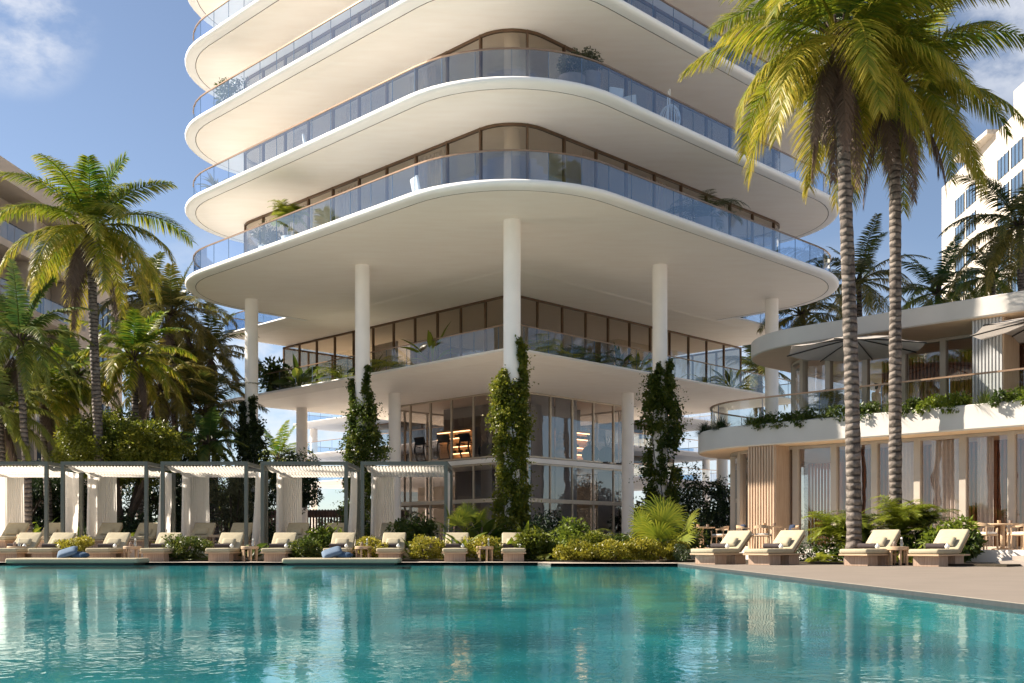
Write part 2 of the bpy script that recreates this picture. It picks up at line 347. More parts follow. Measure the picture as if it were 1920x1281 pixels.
class LF:
    """accumulates quads (leaves) with a tint value per vertex"""
    def __init__(s): s.v = []; s.t = []; s.f = []; s.n = 0
    def strips(s, rows_l, rows_r, tint):
        # rows_l/r: lists over segments of (N,3) arrays ; tint list of (N,) arrays
        N = len(rows_l[0]); K = len(rows_l)
        V = np.stack([np.stack([a, b], 1) for a, b in zip(rows_l, rows_r)], 1)   # N,K,2,3
        T = np.stack([np.stack([a, a], 1) for a in tint], 1)
        base = s.n + np.arange(N)[:, None]*(2*K)
        for k in range(K-1):
            s.f.append(np.stack([base[:, 0]+2*k, base[:, 0]+2*k+1, base[:, 0]+2*k+3, base[:, 0]+2*k+2], 1))
        s.v.append(V.reshape(-1, 3)); s.t.append(T.reshape(-1)); s.n += N*2*K
    def leaves(s, c, d, side, l, w, tint, curl=0.12):
        """rhombus leaves"""
        n = np.cross(d, side)
        l = np.asarray(l)[:, None]; w = np.asarray(w)[:, None]
        p1 = c + d*l*.45 + side*w*.5 + n*l*curl; p2 = c + d*l; p3 = c + d*l*.45 - side*w*.5 + n*l*curl
        V = np.stack([c, p1, p2, p3], 1); N = len(c)
        b = s.n + np.arange(N)*4
        s.f.append(np.stack([b, b+1, b+2, b+3], 1)); s.v.append(V.reshape(-1, 3)); s.t.append(np.repeat(tint, 4)); s.n += 4*N
    def build(s, name, mat, parent=None, zmin=None):
        me = bpy.data.meshes.new(name)
        V = np.concatenate(s.v)
        if zmin is not None: V[:, 2] = np.where(V[:, 2] < zmin, zmin + .03*((V[:, 0]*37) % 1), V[:, 2])
        V = V; F = np.concatenate(s.f); T = np.concatenate(s.t)
        me.vertices.add(len(V)); me.vertices.foreach_set('co', V.astype(np.float32).ravel())
        me.loops.add(F.size); me.loops.foreach_set('vertex_index', F.astype(np.int32).ravel())
        me.polygons.add(len(F)); me.polygons.foreach_set('loop_start', np.arange(0, F.size, 4, dtype=np.int32))
        me.polygons.foreach_set('loop_total', np.full(len(F), 4, np.int32))
        me.update(calc_edges=True)
        at = me.attributes.new('tint', 'FLOAT', 'POINT'); at.data.foreach_set('value', T.astype(np.float32))
        me.materials.append(mat)
        o = bpy.data.objects.new(name, me); COL.objects.link(o)
        if parent is not None: o.parent = parent
        return o

def unit(a): return a/np.maximum(np.linalg.norm(a, axis=-1, keepdims=True), 1e-9)

def px(x, y, Y): return Vector(((x-960)/FPX*Y, Y, CAM_Z + (HOR-y)/FPX*Y))
def pX(x, Y): return (x-960)/FPX*Y

# ------------------------------------------------------------------ foliage generators
def frond(lf, rg, base, az, e0, e1, L, n=46, ll=0.8, lw=0.05, droop=0.9, tint=0.0, tip=0.3, vee=0.25, start=0.16, segs=3):
    k = 20; ts = np.linspace(0, 1, k+1); el = e0 + (e1-e0)*ts**1.15
    azs = az + (rg.random()-.5)*0.5*ts**2
    dirs = np.stack([np.cos(azs)*np.cos(el), np.sin(azs)*np.cos(el), np.sin(el)], 1)
    pts = np.concatenate([[np.zeros(3)], np.cumsum((dirs[:-1]+dirs[1:])/2*L/k, 0)]) + np.array(base)
    side0 = np.stack([-np.sin(azs), np.cos(azs), np.zeros(k+1)], 1)
    roll = (rg.random()-.5)*0.7*ts
    nrm = np.cross(dirs, side0); nrm *= np.sign(nrm[:, 2:3]+1e-6) if False else 1
    nrm = np.cross(side0, dirs)*-1
    S = side0*np.cos(roll)[:, None] + nrm*np.sin(roll)[:, None]; Nn = np.cross(dirs, S)
    # rachis
    w = 0.045*(1-ts*.85)*L/4
    for a, b in ((S, Nn), (Nn, -S)):
        lf.strips([(pts[i:i+1]+a[i:i+1]*w[i]) for i in range(k+1)], [(pts[i:i+1]-a[i:i+1]*w[i]) for i in range(k+1)], [np.full(1, tint+.3)]*(k+1))
    t = np.linspace(start, 0.995, n) + (rg.random(n)-.5)*.01
    def ip(A): return np.stack([np.interp(t, ts, A[:, i]) for i in range(3)], 1)
    P, T, SS, NN = ip(pts), unit(ip(dirs)), unit(ip(S)), unit(ip(Nn))
    prof = np.minimum(1, (t-start)/.12+.45)*np.where(t > .55, 1-(t-.55)/.45*.62, 1)
    for sg in (-1, 1):
        l = ll*prof*(0.88+.24*rg.random(n))
        fw = 0.35+0.7*t**2 + (rg.random(n)-.5)*.2
        d = unit(SS*sg + NN*(vee+(rg.random(n)-.5)*.25)[:, None] + T*fw[:, None])
        g = np.array([0, 0, -1.0]); dr = droop*(0.75+.5*rg.random(n))
        wv = unit(T + (rg.random((n, 3))-.5)*.5)*lw
        rl, rr, tt = [], [], []
        cur = P.copy(); fr = np.linspace(0, 1, segs+1)
        for i, f in enumerate(fr):
            if i: cur = cur + unit(d + g*(dr*f**1.0)[:, None])*(l/segs)[:, None]
            wf = (0.55, 1.0, .7, .06)[min(int(round(f*3)), 3)]
            rl.append(cur+wv*wf*.5); rr.append(cur-wv*wf*.5); tt.append(np.clip(tint + tip*f + tip*.5*t, 0, 1))
        lf.strips(rl, rr, tt)
    return pts

def cloud(lf, rg, n, c, rad, size, tint=0.0, clumps=14, shell=0.55, flat=0.35, asp=0.5, tvar=0.25, floor=None, lump=0.42):
    """leaf clumps spread through an uneven ellipsoid"""
    c = np.array(c); rad = np.array(rad)
    cd = unit(rg.normal(size=(clumps, 3))); cc = cd*(0.45+.5*rg.random((clumps, 1)))
    cr = lump*(0.65+.7*rg.random(clumps)); ct = (rg.random(clumps)-.5)*tvar
    i = rg.integers(0, clumps, n)
    dd = unit(rg.normal(size=(n, 3))); rr = (shell+(1-shell)*rg.random(n))
    p = (cc[i] + dd*(cr[i]*rr)[:, None])*rad + c
    if floor is not None: p[:, 2] = np.maximum(p[:, 2], floor + rg.random(n)*.1)
    d = unit(dd*0.8 + rg.normal(size=(n, 3))*.6 + np.array([0, 0, -flat]))
    sd_ = unit(np.cross(d, rg.normal(size=(n, 3))))
    sz = size*(0.65+.7*rg.random(n))
    lf.leaves(p, d, sd_, sz, sz*asp, np.clip(tint+ct[i], 0, 1))

def blade(lf, rg, base, az, e0, e1, L, W, tint=0.1, stem=0.35, n=9, fold=0.25):
    ts = np.linspace(0, 1, n); el = e0 + (e1-e0)*ts**1.3
    d = np.stack([np.cos(az)*np.cos(el), np.sin(az)*np.cos(el), np.sin(el)], 1)
    p = np.concatenate([[np.zeros(3)], np.cumsum((d[:-1]+d[1:])/2*L/(n-1), 0)]) + np.array(base)
    tw = (rg.random()-.5)*1.6
    s0 = np.array([-math.sin(az), math.cos(az), 0.0]); u = np.cross(d, s0)
    S = s0*math.cos(tw) + u*math.sin(tw); Nn = np.cross(d, S)
    x = np.clip((ts-stem)/(1-stem), 0, 1)
    w = np.where(ts < stem, 0.02, W*np.sin(PI*np.clip(x, 0.04, .985)**.8)+.004)
    for sg in (-1, 1):
        ed = p + S*(sg*w)[:, None] + Nn*(fold*w)[:, None]
        lf.strips([p[i:i+1] for i in range(n)], [ed[i:i+1] for i in range(n)], [np.full(1, tint)]*n)

def fan(lf, rg, base, az, el, pet, r, n=30, tint=0.2, spread=2.3):
    d = np.array([math.cos(az)*math.cos(el), math.sin(az)*math.cos(el), math.sin(el)])
    s = np.array([-math.sin(az), math.cos(az), 0]); u = np.cross(d, s)
    b = np.array(base); h = b + d*pet
    w = .018
    lf.strips([(b+s*w)[None], (h+s*w*.6)[None]], [(b-s*w)[None], (h-s*w*.6)[None]], [np.full(1, tint+.3)]*2)
    lf.strips([(b+u*w)[None], (h+u*w*.6)[None]], [(b-u*w)[None], (h-u*w*.6)[None]], [np.full(1, tint+.3)]*2)
    a = np.linspace(-spread, spread, n) + (rg.random(n)-.5)*.05
    pd = unit(d*.8 + u*.6)  # plane of the fan leans up
    dirs = np.cos(a)[:, None]*pd + np.sin(a)[:, None]*s
    nn = np.cross(pd, s)
    l = r*(0.75+.25*np.cos(a*.6))*(0.9+.2*rg.random(n))
    wv = unit(np.cross(dirs, nn[None].repeat(n, 0)))
    g = np.array([0, 0, -1.0])
    m1 = h + dirs*(l*.5)[:, None] ; m2 = m1 + unit(dirs+g*.25)*(l*.3)[:, None]; tp = m2 + unit(dirs+g*.6)*(l*.2)[:, None]
    seg = r*spread*2/n*.50
    lf.strips([h+wv*.004, m1+wv*seg*.5, m2+wv*seg*.32, tp+wv*.003], [h-wv*.004, m1-wv*seg*.5, m2-wv*seg*.32, tp-wv*.003],
              [np.full(n, tint), np.full(n, tint+.08), np.full(n, tint+.25), np.full(n, tint+.45)])

def rng(k): return np.random.default_rng(k)

def plant(name, loc, label, cat, fn, mat, seed, group=None, pot=None, stems=None, rz=0.0):
    t = thing(name, loc, label, cat, rz, group)
    lf = LF(); fn(lf, rng(seed)); lf.build('foliage', MT[mat], t, None if 'planter' in name else (-pot[1] if pot else 0.0)+.01)
    if stems:
        mb = MB()
        rgx = random.Random(seed)
        for k in range(stems[0]):
            a = rgx.random()*6.28; r0 = rgx.random()*.08; r1 = stems[2]*rgx.random()
            mb.tube([(r0*math.cos(a), r0*math.sin(a), 0), ((r0+r1)*.5*math.cos(a), (r0+r1)*.5*math.sin(a), stems[1]*.5), (r1*math.cos(a), r1*math.sin(a), stems[1])], [stems[3], stems[3]*.8, stems[3]*.5], 5)
        mb.build('stem', MT['bark'] if len(stems) < 5 else MT[stems[4]], t, smooth=True)
    if pot:
        mb = MB(); r, h = pot[0], pot[1]
        mb.lathe((0, 0, -h), [(r*.75, 0), (r*.95, h*.5), (r, h), (r*.9, h), (r*.88, h*.93), (0.001, h*.92)], 20)
        mb.build('pot', MT[pot[2]], t, smooth=50)
    return t

def fn_shrub(n, rad, size, tint=0.1, clumps=14, asp=.5, **kw):
    def f(lf, rg): cloud(lf, rg, n, (0, 0, rad[2]*.95), rad, size, tint, clumps, floor=0.02, asp=asp, **kw)
    return f
def fn_areca(nst, H, fl, tint=.1, nfr=6, ll=.32, lean=.35):
    def f(lf, rg):
        for k in range(nst):
            a = rg.random()*6.28; r = rg.random()*lean; h = H*(.35+.65*rg.random())*.6
            top = np.array([r*math.cos(a), r*math.sin(a), h]); b0 = top*np.array([.2, .2, 0])
            lf.strips([(b0+[.012, 0, 0])[None], (top+[.01, 0, 0])[None]], [(b0-[.012, 0, 0])[None], (top-[.01, 0, 0])[None]], [np.full(1, .4)]*2)
            lf.strips([(b0+[0, .012, 0])[None], (top+[0, .01, 0])[None]], [(b0-[0, .012, 0])[None], (top-[0, .01, 0])[None]], [np.full(1, .4)]*2)
            for j in range(nfr):
                az = rg.random()*6.28
                frond(lf, rg, top, az, R(78-50*rg.random()), R(-5-55*rg.random()), fl*(.7+.5*rg.random()), 24, ll, .028, .5, tint+rg.random()*.15, .25, .45, .22)
    return f
def fn_blades(n, L, W, e=(85, 35), tint=.12, tv=.3, stem=.35, r0=.1):
    def f(lf, rg):
        for k in range(n):
            a = rg.random()*6.28; e0 = R(e[1]+(e[0]-e[1])*rg.random())
            blade(lf, rg, (r0*math.cos(a)*rg.random(), r0*math.sin(a)*rg.random(), 0), a, e0, e0-R(20+60*rg.random()), L*(.6+.5*rg.random()), W*(.8+.4*rg.random()), tint+tv*rg.random(), stem)
    return f
def fn_fern(n, L, ll=.14, tint=.1, e=(75, 15), lw=.022, vee=.1, end=-50, nl=26):
    def f(lf, rg):
        for k in range(n):
            a = rg.random()*6.28
            frond(lf, rg, (0.04*math.cos(a), .04*math.sin(a), .02), a, R(e[1]+(e[0]-e[1])*rg.random()), R(end+30*(rg.random()-.5)), L*(.65+.5*rg.random()), nl, ll, lw, .35, tint+.2*rg.random(), .25, vee, .12)
    return f
def fn_fan(n, pet, r, tint=.2, base=.35):
    def f(lf, rg):
        for k in range(n):
            if k == 0: a, e = -1.5, R(80)
            elif k == 1: a, e = -1.75, R(38)
            else: a, e = k*2.39996+rg.random()*.3, R(66-64*(k/n))
            fan(lf, rg, (0, 0, base), a, e, pet*(.75+.35*rg.random()), r*(.9+.2*rg.random()), 26, tint+.3*rg.random(), 1.75)
    return f
def fn_grass(n, L, W=.014, tint=.1):
    def f(lf, rg):
        a = rg.random(n)*6.28; e = R(88)-R(55)*rg.random(n)
        b = np.stack([np.cos(a)*.1*rg.random(n), np.sin(a)*.1*rg.random(n), np.zeros(n)], 1)
        d = np.stack([np.cos(a)*np.cos(e), np.sin(a)*np.cos(e), np.sin(e)], 1); s = np.stack([-np.sin(a), np.cos(a), 0*a], 1)
        l = (L*(.6+.6*rg.random(n)))[:, None]; g = np.array([0, 0, -1.])
        p1 = b+d*l*.5; p2 = p1+unit(d+g*.35)*l*.3; p3 = p2+unit(d+g*.9)*l*.25
        lf.strips([b+s*W*.5, p1+s*W*.5, p2+s*W*.35, p3+s*.001], [b-s*W*.5, p1-s*W*.5, p2-s*W*.35, p3-s*.001], [np.full(n, tint)]*2+[np.full(n, tint+.2)]*2)
    return f

# ================================================================== GROUND, POOL, DECK
def struct(name, mb, mats, **kw):
    o = mb.build(name, mats, **kw); o['kind'] = 'structure'; return o
XE, YF, YN, XN = 4.90, 33.2, 31.55, 0.80       # pool edges
XL, YB = -27.0, -5.0
HOLE = [(XL, YB), (XE, YB), (XE, YN), (XN+.35, YN), (XN, YF), (XL, YF)]
mb = MB()   # pale ground, toned for bounce light: one sheet to the horizon with the pool cut out (four strips)
Bg = 3000
def quadz(mb, x0, y0, x1, y1, z): mb.add([(x0, y0, z), (x1, y0, z), (x1, y1, z), (x0, y1, z)], [(0, 1, 2, 3)])
quadz(mb, -Bg, YF+.01, Bg, Bg, 0.0); quadz(mb, -Bg, -Bg, XL-.01, YF+.01, 0.0); quadz(mb, XE+.01, -Bg, Bg, YF+.01, 0.0); quadz(mb, XL-.01, -Bg, XE+.01, YB-.01, 0.0)
struct('bounce_ground', mb, MT['ground'])

# pool basin and water
def poolmat():
    m, n, l, b = newmat('turquoise_pool_tile'); b.inputs['Roughness'].default_value = 0.5
    t = n.new('ShaderNodeTexCoord'); no = n.new('ShaderNodeTexNoise'); no.inputs['Scale'].default_value = 0.5; no.inputs['Detail'].default_value = 6
    l.new(t.outputs['Object'], no.inputs['Vector'])
    br = n.new('ShaderNodeTexBrick'); br.inputs['Scale'].default_value = 14; br.offset = 0; br.inputs['Mortar Size'].default_value = .02
    l.new(t.outputs['Object'], br.inputs['Vector'])
    r = n.new('ShaderNodeValToRGB'); e = r.color_ramp.elements
    e[0].position = .35; e[0].color = (0.006, 0.085, 0.105, 1); e[1].position = .68; e[1].color = (0.018, 0.205, 0.22, 1)
    l.new(no.outputs['Fac'], r.inputs['Fac']); l.new(r.outputs['Color'], b.inputs['Base Color'])
    return m
MT['pool_tile'] = poolmat()
MT['pool_dark'] = M('dark_pool_edge_tile', (0.018, 0.022, 0.024), 0.8, 0.2, 12)
def watermat():
    m, n, l, b = newmat('pool_water'); n.remove(b)
    t = n.new('ShaderNodeTexCoord')
    def noise(scale, st, det, dist=0.0):
        mpn = n.new('ShaderNodeMapping'); mpn.inputs['Scale'].default_value = st; l.new(t.outputs['Object'], mpn.inputs['Vector'])
        no = n.new('ShaderNodeTexNoise'); no.inputs['Scale'].default_value = scale; no.inputs['Detail'].default_value = det; no.inputs['Distortion'].default_value = dist
        l.new(mpn.outputs['Vector'], no.inputs['Vector']); return no
    n1 = noise(0.7, (1, .6, 1), 1, .4); n2 = noise(3.4, (1, .85, 1), 2, 1.4); n3 = noise(9.0, (1, .85, 1), 2, 1.0)
    def madd(a, w, c=None):
        m_ = n.new('ShaderNodeMath'); m_.operation = 'MULTIPLY_ADD'; m_.inputs[1].default_value = w; m_.inputs[2].default_value = 0; l.new(a, m_.inputs[0])
        if c is not None: l.new(c, m_.inputs[2])
        return m_.outputs[0]
    def crest(a):
        """sharp wave crests: 1-|2x-1|"""
        x = n.new('ShaderNodeMath'); x.operation = 'MULTIPLY_ADD'; x.inputs[1].default_value = 2; x.inputs[2].default_value = -1; l.new(a, x.inputs[0])
        y = n.new('ShaderNodeMath'); y.operation = 'ABSOLUTE'; l.new(x.outputs[0], y.inputs[0])
        z = n.new('ShaderNodeMath'); z.operation = 'SUBTRACT'; z.inputs[0].default_value = 1; l.new(y.outputs[0], z.inputs[1]); return z.outputs[0]
    h = madd(n1.outputs['Fac'], .55); h = madd(crest(n2.outputs['Fac']), .15, h); h = madd(n3.outputs['Fac'], .06, h)
    bp = n.new('ShaderNodeBump'); bp.inputs['Strength'].default_value = 0.18; bp.inputs['Distance'].default_value = 0.06
    l.new(h, bp.inputs['Height'])
    gl = n.new('ShaderNodeBsdfGlossy'); gl.inputs['Roughness'].default_value = 0.0; gl.inputs['Color'].default_value = (.78, .94, .98, 1)
    l.new(bp.outputs['Normal'], gl.inputs['Normal'])
    tr = n.new('ShaderNodeBsdfTransparent'); tr.inputs['Color'].default_value = (0.62, 0.95, 0.97, 1)
    lw = n.new('ShaderNodeLayerWeight'); lw.inputs['Blend'].default_value = .5; l.new(bp.outputs['Normal'], lw.inputs['Normal'])
    mr = n.new('ShaderNodeMapRange'); mr.inputs['From Min'].default_value = .55; mr.inputs['From Max'].default_value = 1.0
    mr.inputs['To Min'].default_value = .05; mr.inputs['To Max'].default_value = .66
    l.new(lw.outputs['Facing'], mr.inputs['Value'])
    ms = n.new('ShaderNodeMixShader'); l.new(mr.outputs['Result'], ms.inputs['Fac']); l.new(tr.outputs[0], ms.inputs[1]); l.new(gl.outputs[0], ms.inputs[2])
    l.new(ms.outputs[0], n['Material Output'].inputs['Surface'])
    return m
MT['water'] = watermat()
mb = MB(); mb.add([(x, y, 0) for x, y in HOLE], [tuple(range(len(HOLE)))])
struct('pool_water', mb, MT['water'])
mb = MB(); D = -0.38
nH = len(HOLE)
INN = [(XL, YB), (XE, YB), (XE, YN-4.5), (XN+.35, YN-4.5), (XN, YF-6), (XL, YF-6)]
mb.add([(x, y, D) for x, y in INN], [tuple(range(nH))])
mb.add([(x, y, -.05) for x, y in HOLE] + [(x, y, D) for x, y in INN], [(i, (i+1) % nH, nH+(i+1) % nH, nH+i) for i in range(nH)])
mb.m = 1
mb.add([(x, y, .052) for x, y in HOLE] + [(x, y, -.05) for x, y in HOLE], [(i, (i+1) % nH, nH+(i+1) % nH, nH+i) for i in range(nH)])
struct('pool_basin', mb, [MT['pool_tile'], MT['pool_dark']])

# stone deck: right deck, and coping strip on the far side
mb = MB()
mb.prism([(XE+.001, YB), (40, YB), (40, 34.0), (XE+.001, 34.0)], 0.004, 0.06)
struct('pool_deck', mb, MT['deck'])
mb = MB()
mb.prism([(XL, YF), (XN, YF), (XN+.35, YN), (XE-.001, YN), (XE-.001, 34.0), (1.2, 34.0), (1.2, 34.75), (XL, 34.75)], 0.002, 0.056)
struct('pool_coping', mb, MT['coping'])
mb = MB(); mb.prism([(XL, 34.752), (1.202, 34.752), (1.202, 34.002), (13.5, 34.002), (13.5, 26.5), (22, 18), (24, 20), (10, 36.1), (8, 36.4), (XL, 36.4)], .006, .05) if False else None
mb = MB(); mb.prism([(XL, 34.752), (1.202, 34.752), (1.202, 34.002), (8.2, 34.002), (6.6, 36.0), (XL, 36.0)], .005, .10)
struct('planting_bed', mb, MT['soil'])
TZ = 0.46    # raised garden terrace
def bA(a, b): return (a*S2+b*S2, -a*S2+b*S2)     # pavilion frame: a along the facade, b inward
B_T = 42.6*S2
mb = MB()
mb.prism([(-60, 36.0), (6.6, 36.0), bA(-4, B_T), bA(14, B_T), (70, 20), (70, 130), (-60, 130)], 0.02, TZ)
struct('garden_terrace', mb, MT['paving'])
mb = MB()   # planting soil on the terrace
mb.prism([(-60, 43.5), (-9, 43.5), (-9, 46.5), (-28, 60), (-60, 60)], TZ+.004, TZ+.05)
mb.prism([(-1.6, 36.3), (6.0, 36.3), (4.6, 43.0), (2, 48), (-2.0, 48)], TZ+.004, TZ+.05)
struct('shrub_bed', mb, MT['soil'])
mb = MB(); mb.prism([bA(-21, 38.6*S2), bA(-10, 38.6*S2), bA(-10, B_T-.002), bA(-21, B_T-.002)], 0.063, .12)
struct('palm_bed', mb, MT['soil'])

# steps up to the terrace at the right
st = thing('terrace_steps', (13.0, 28.2, .06), 'three pale stone steps beside the leafy shrub rising to the dining terrace', 'steps')
for k in range(3):
    mb = MB(); b0 = 39.9*S2 + k*.42
    mb.prism([bA(-10.6+k*.25, b0), bA(-4, b0), bA(-4, B_T-.004), bA(-10.6+k*.25, B_T-.004)], .064 if k == 0 else .06+k*.13+.002, .06+(k+1)*.13)
    mb.build('step', MT['coping'], st, world=True)

# ================================================================== TOWER
def sq(c, L, Rr, off=0.0, n=10):
    """rounded square, diagonal towards the camera; corner nearest at (0,c)"""
    c = c - off*math.sqrt(2); L = L + 2*off; Rr = max(Rr + off, 0.02)
    P = []
    for (u0, v0, a0) in ((Rr, Rr, 180), (L-Rr, Rr, 270), (L-Rr, L-Rr, 0), (Rr, L-Rr, 90)):
        for k in range(n+1):
            a = R(a0 + 90*k/n); u = u0+Rr*math.cos(a); v = v0+Rr*math.sin(a)
            P.append(((u-v)*S2, c+(u+v)*S2))
    return P
def ring(c, L, Rr, off, z, n=10): return [(x, y, z) for x, y in sq(c, L, Rr, off, n)]
TC, TL, TR = 35.3, 25.0, 5.0
FLH, ZA, TH = 3.57, 13.05, 0.27
NF = 6
tower = thing('apartment_tower', (0, 48, TZ), 'tall white residential tower with stacked rounded balcony slabs on slim round columns', 'building')

def arclen(P, closed=True):
    P = [Vector((p[0], p[1])) for p in P]
    if closed: P = P+[P[0]]
    d = [0]
    for i in range(len(P)-1): d.append(d[-1]+(P[i+1]-P[i]).length)
    return P, d
def at_len(P, d, s):
    for i in range(len(P)-1):
        if s <= d[i+1] or i == len(P)-2:
            f = (s-d[i])/max(d[i+1]-d[i], 1e-9); p = P[i].lerp(P[i+1], f); t = (P[i+1]-P[i]).normalized(); return p, t
def densify(P, d, step):
    """points with all corners kept and spacing marks every step"""
    n = max(1, round(d[-1]/step)); marks = [d[-1]*k/n for k in range(n+1)]
    return marks
def railing(parent, path, z0, h=1.08, step=1.3, closed=True, name='glass_railing', mat='rail_glass', hand=.035):
    P, d = arclen(path, closed)
    mb = MB(); ms = densify(P, d, step)
    vs = [(p.x, p.y, z) for p in P for z in (z0+.01, z0+h)]
    mb.add(vs, [(2*i, 2*i+2, 2*i+3, 2*i+1) for i in range(len(P)-1)])
    mb.m = 1
    for s in ms:
        p, t = at_len(P, d, s); mb.box((p.x, p.y, z0+h/2), (.016, .022, h-.03), math.atan2(t.y, t.x))
    o = mb.build(name, [MT[mat], MT['rail_edge']], parent, world=True)
    hb = MB()
    nP = len(P) - (1 if closed else 0); rings_ = []
    for i in range(nP):
        a = P[i-1] if (closed or i > 0) else P[i]; b = P[i+1] if i+1 < len(P) else P[i]
        if closed and i == 0: a = P[-2]
        t = (b-a).normalized(); nr = Vector((t.y, -t.x))
        rings_.append([(P[i].x+nr.x*w, P[i].y+nr.y*w, z0+h+zz) for w, zz in ((-hand, 0), (hand, 0), (hand, .05), (-hand, .05))])
    if closed: rings_.append(rings_[0])
    hb.rings(rings_, cap=not closed)
    h_ = hb.build('handrail', MT['rail_bronze'], None)
    off = Vector(parent.location); me = h_.data
    for v in me.vertices: v.co -= off
    h_.parent = o
    return o
def glasswall(parent, path, z0, z1, step, closed=True, name='glass_wall', mat='win_glass', fw=.07, fd=.14, frame='bronze', rails=(), corners=None):
    P, d = arclen(path, closed)
    mb = MB(); vs = [(p.x, p.y, z) for p in P for z in (z0, z1)]
    mb.add(vs, [(2*i, 2*i+2, 2*i+3, 2*i+1) for i in range(len(P)-1)])
    o = mb.build(name, MT[mat], parent, world=True)
    fb = MB(); ms = densify(P, d, step) if not isinstance(step, list) else step
    if closed: ms = ms[:-1]
    for s in ms:
        p, t = at_len(P, d, s); fb.box((p.x, p.y, (z0+z1)/2), (fw, fd, z1-z0-.02), math.atan2(t.y, t.x))
    for i in range(len(P)-1):
        m = (P[i]+P[i+1])/2; t = P[i+1]-P[i]
        for zc, hh in ((z1-.06, .10), (z0+.05, .09)) + tuple(rails):
            fb.box((m.x, m.y, zc), (t.length+.01, fd-.03, hh), math.atan2(t.y, t.x))
    f = fb.build('window_frame', MT[frame], None); off = Vector(parent.location)
    for v in f.data.vertices: v.co -= off
    f.parent = o
    return o

o_ = 0.40
for k in range(NF):
    z0 = ZA + FLH*k; z1 = z0+TH
    mb = MB()
    prof = [(o_-.52, z0), (o_-.52, z0+.05), (o_-.485, z0+.05), (o_-.485, z0), (o_-.16, z0), (o_-.06, z0+.035), (o_-.01, z0+.09), (o_, z0+.15), (o_-.02, z0+.21), (o_-.07, z0+.255), (o_-.15, z1)]
    rs = [ring(TC, TL, TR, a, z, 14) for a, z in prof]
    mb.add(rs[0], [tuple(range(len(rs[0])-1, -1, -1))])
    mb.m = 1; mb.rings(rs[:4], cap=False); mb.m = 2
    mb.rings(rs[3:], cap=False); mb.add(rs[-1], [tuple(range(len(rs[0])))])
    mb.build('floor_slab', [MT['soffit'], MT['bronze'], MT['plaster']], tower, smooth=35, world=True)
    if k < NF-1 or True:
        railing(tower, sq(TC, TL, TR, 0, 12), z1, 1.08, 1.3)
        gz1 = z0+FLH
        gp = sq(39.8, 20.0, 1.7, 0, 8)
        P, d = arclen(gp)
        # mullions: both sides measured from the front corner arc
        glasswall(tower, gp, z1, gz1-.002, 1.93)
    mb = MB(); mb.lathe((0, 41.25, z1), [(.32, 0), (.32, FLH-TH)], 28); mb.build('column', MT['column'], tower, smooth=True, world=True)
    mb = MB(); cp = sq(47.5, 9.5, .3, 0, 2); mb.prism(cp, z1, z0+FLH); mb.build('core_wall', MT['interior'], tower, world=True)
    # curtains just inside the glass of this floor
    for (sx, a0, a1) in ((-1, 3.9+.5*k, 5.6+.5*k), (-1, 9.7-.7*k, 11.2-.7*k), (-1, 13.4, 14.6), (1, 8.2, 9.6), (1, 4.0+k*.4, 4.9+k*.4)):
        def fnc(u, v, sx=sx, a0=a0, a1=a1):
            a = (a0+(a1-a0)*u)*S2; w = .05*math.sin(u*46)
            return (sx*a, 40.25+a+w, z1+.03+(FLH-TH-.12)*v)
        mb = MB(); mb.grid(fnc, 40, 1); mb.build('curtain', MT['sheer'], tower, smooth=True, world=True)
mb = MB(); zt = ZA+FLH*NF; mb.rings([ring(TC, TL, TR, a, z, 14) for a, z in ((o_-.16, zt), (o_, zt+.15), (o_-.15, zt+TH))]); mb.build('roof', MT['plaster'], tower, smooth=35, world=True)

# podium slabs
PC, PL = 46.8, 25.0
def thin_slab(z1, c, L, name='podium_slab', Rr=.35, soff='soffit', th=.27, edge='plaster'):
    mb = MB(); rs = [ring(c, L, Rr, a, z, 6) for a, z in ((-.95, z1-th), (-.08, z1-.12), (0, z1-.07), (-.03, z1-.01), (-.1, z1))]
    mb.add(rs[0], [tuple(range(len(rs[0])-1, -1, -1))]); mb.rings(rs[:2], cap=False); mb.m = 1
    mb.rings(rs[1:], cap=False); mb.add(rs[-1], [tuple(range(len(rs[0])))])
    return mb.build(name, [MT[soff], MT[edge]], tower, smooth=30, world=True)
thin_slab(ZA+.24, PC, PL)
thin_slab(9.30, PC, PL)
def sqpt(c, u, v): return ((u-v)*S2, c+(u+v)*S2)
e = .22
railing(tower, [sqpt(PC, e, 17.4), sqpt(PC, e, PL-e), sqpt(PC, PL-e, PL-e)], ZA+.24, 1.05, 1.5, closed=False)
railing(tower, [sqpt(PC, 17.4, e), sqpt(PC, PL-e, e), sqpt(PC, PL-e, PL-e-.1)], ZA+.24, 1.05, 1.5, closed=False)
MT['rail_clear'] = glass('clear_balustrade_glass', (0.88, 0.91, 0.90), 0.06, 0.6, 3.0)
MT['rail_pale'] = glass('pale_balustrade_glass', (0.84, 0.88, 0.87), 0.07, 0.9, 2.6)
railing(tower, [sqpt(PC, PL-e, PL-e), sqpt(PC, e, PL-e), sqpt(PC, e, e), sqpt(PC, PL-e, e), sqpt(PC, PL-e, PL-e-.1)], 9.30, 1.05, 1.6, closed=False, mat='rail_clear')
glasswall(tower, sq(52.8, 20.4, .05, 0, 1), 9.30, ZA-.03, 1.85, frame='bronze')
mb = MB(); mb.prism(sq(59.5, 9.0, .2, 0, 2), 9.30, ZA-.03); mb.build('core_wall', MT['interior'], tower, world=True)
# interior floors/furniture-like partitions behind the podium glass
mb = MB()
for (x, y, w, h) in ((-7.5, 63.2, 2.2, 3.2), (6.6, 61.8, 1.0, 2.3), (9.3, 65.2, 2.6, 1.6)):
    mb.box((x, y, 9.3+h/2), (w, .15, h), R(45 if x > 0 else -45))
mb.build('partition', MT['sheer'], tower, world=True)
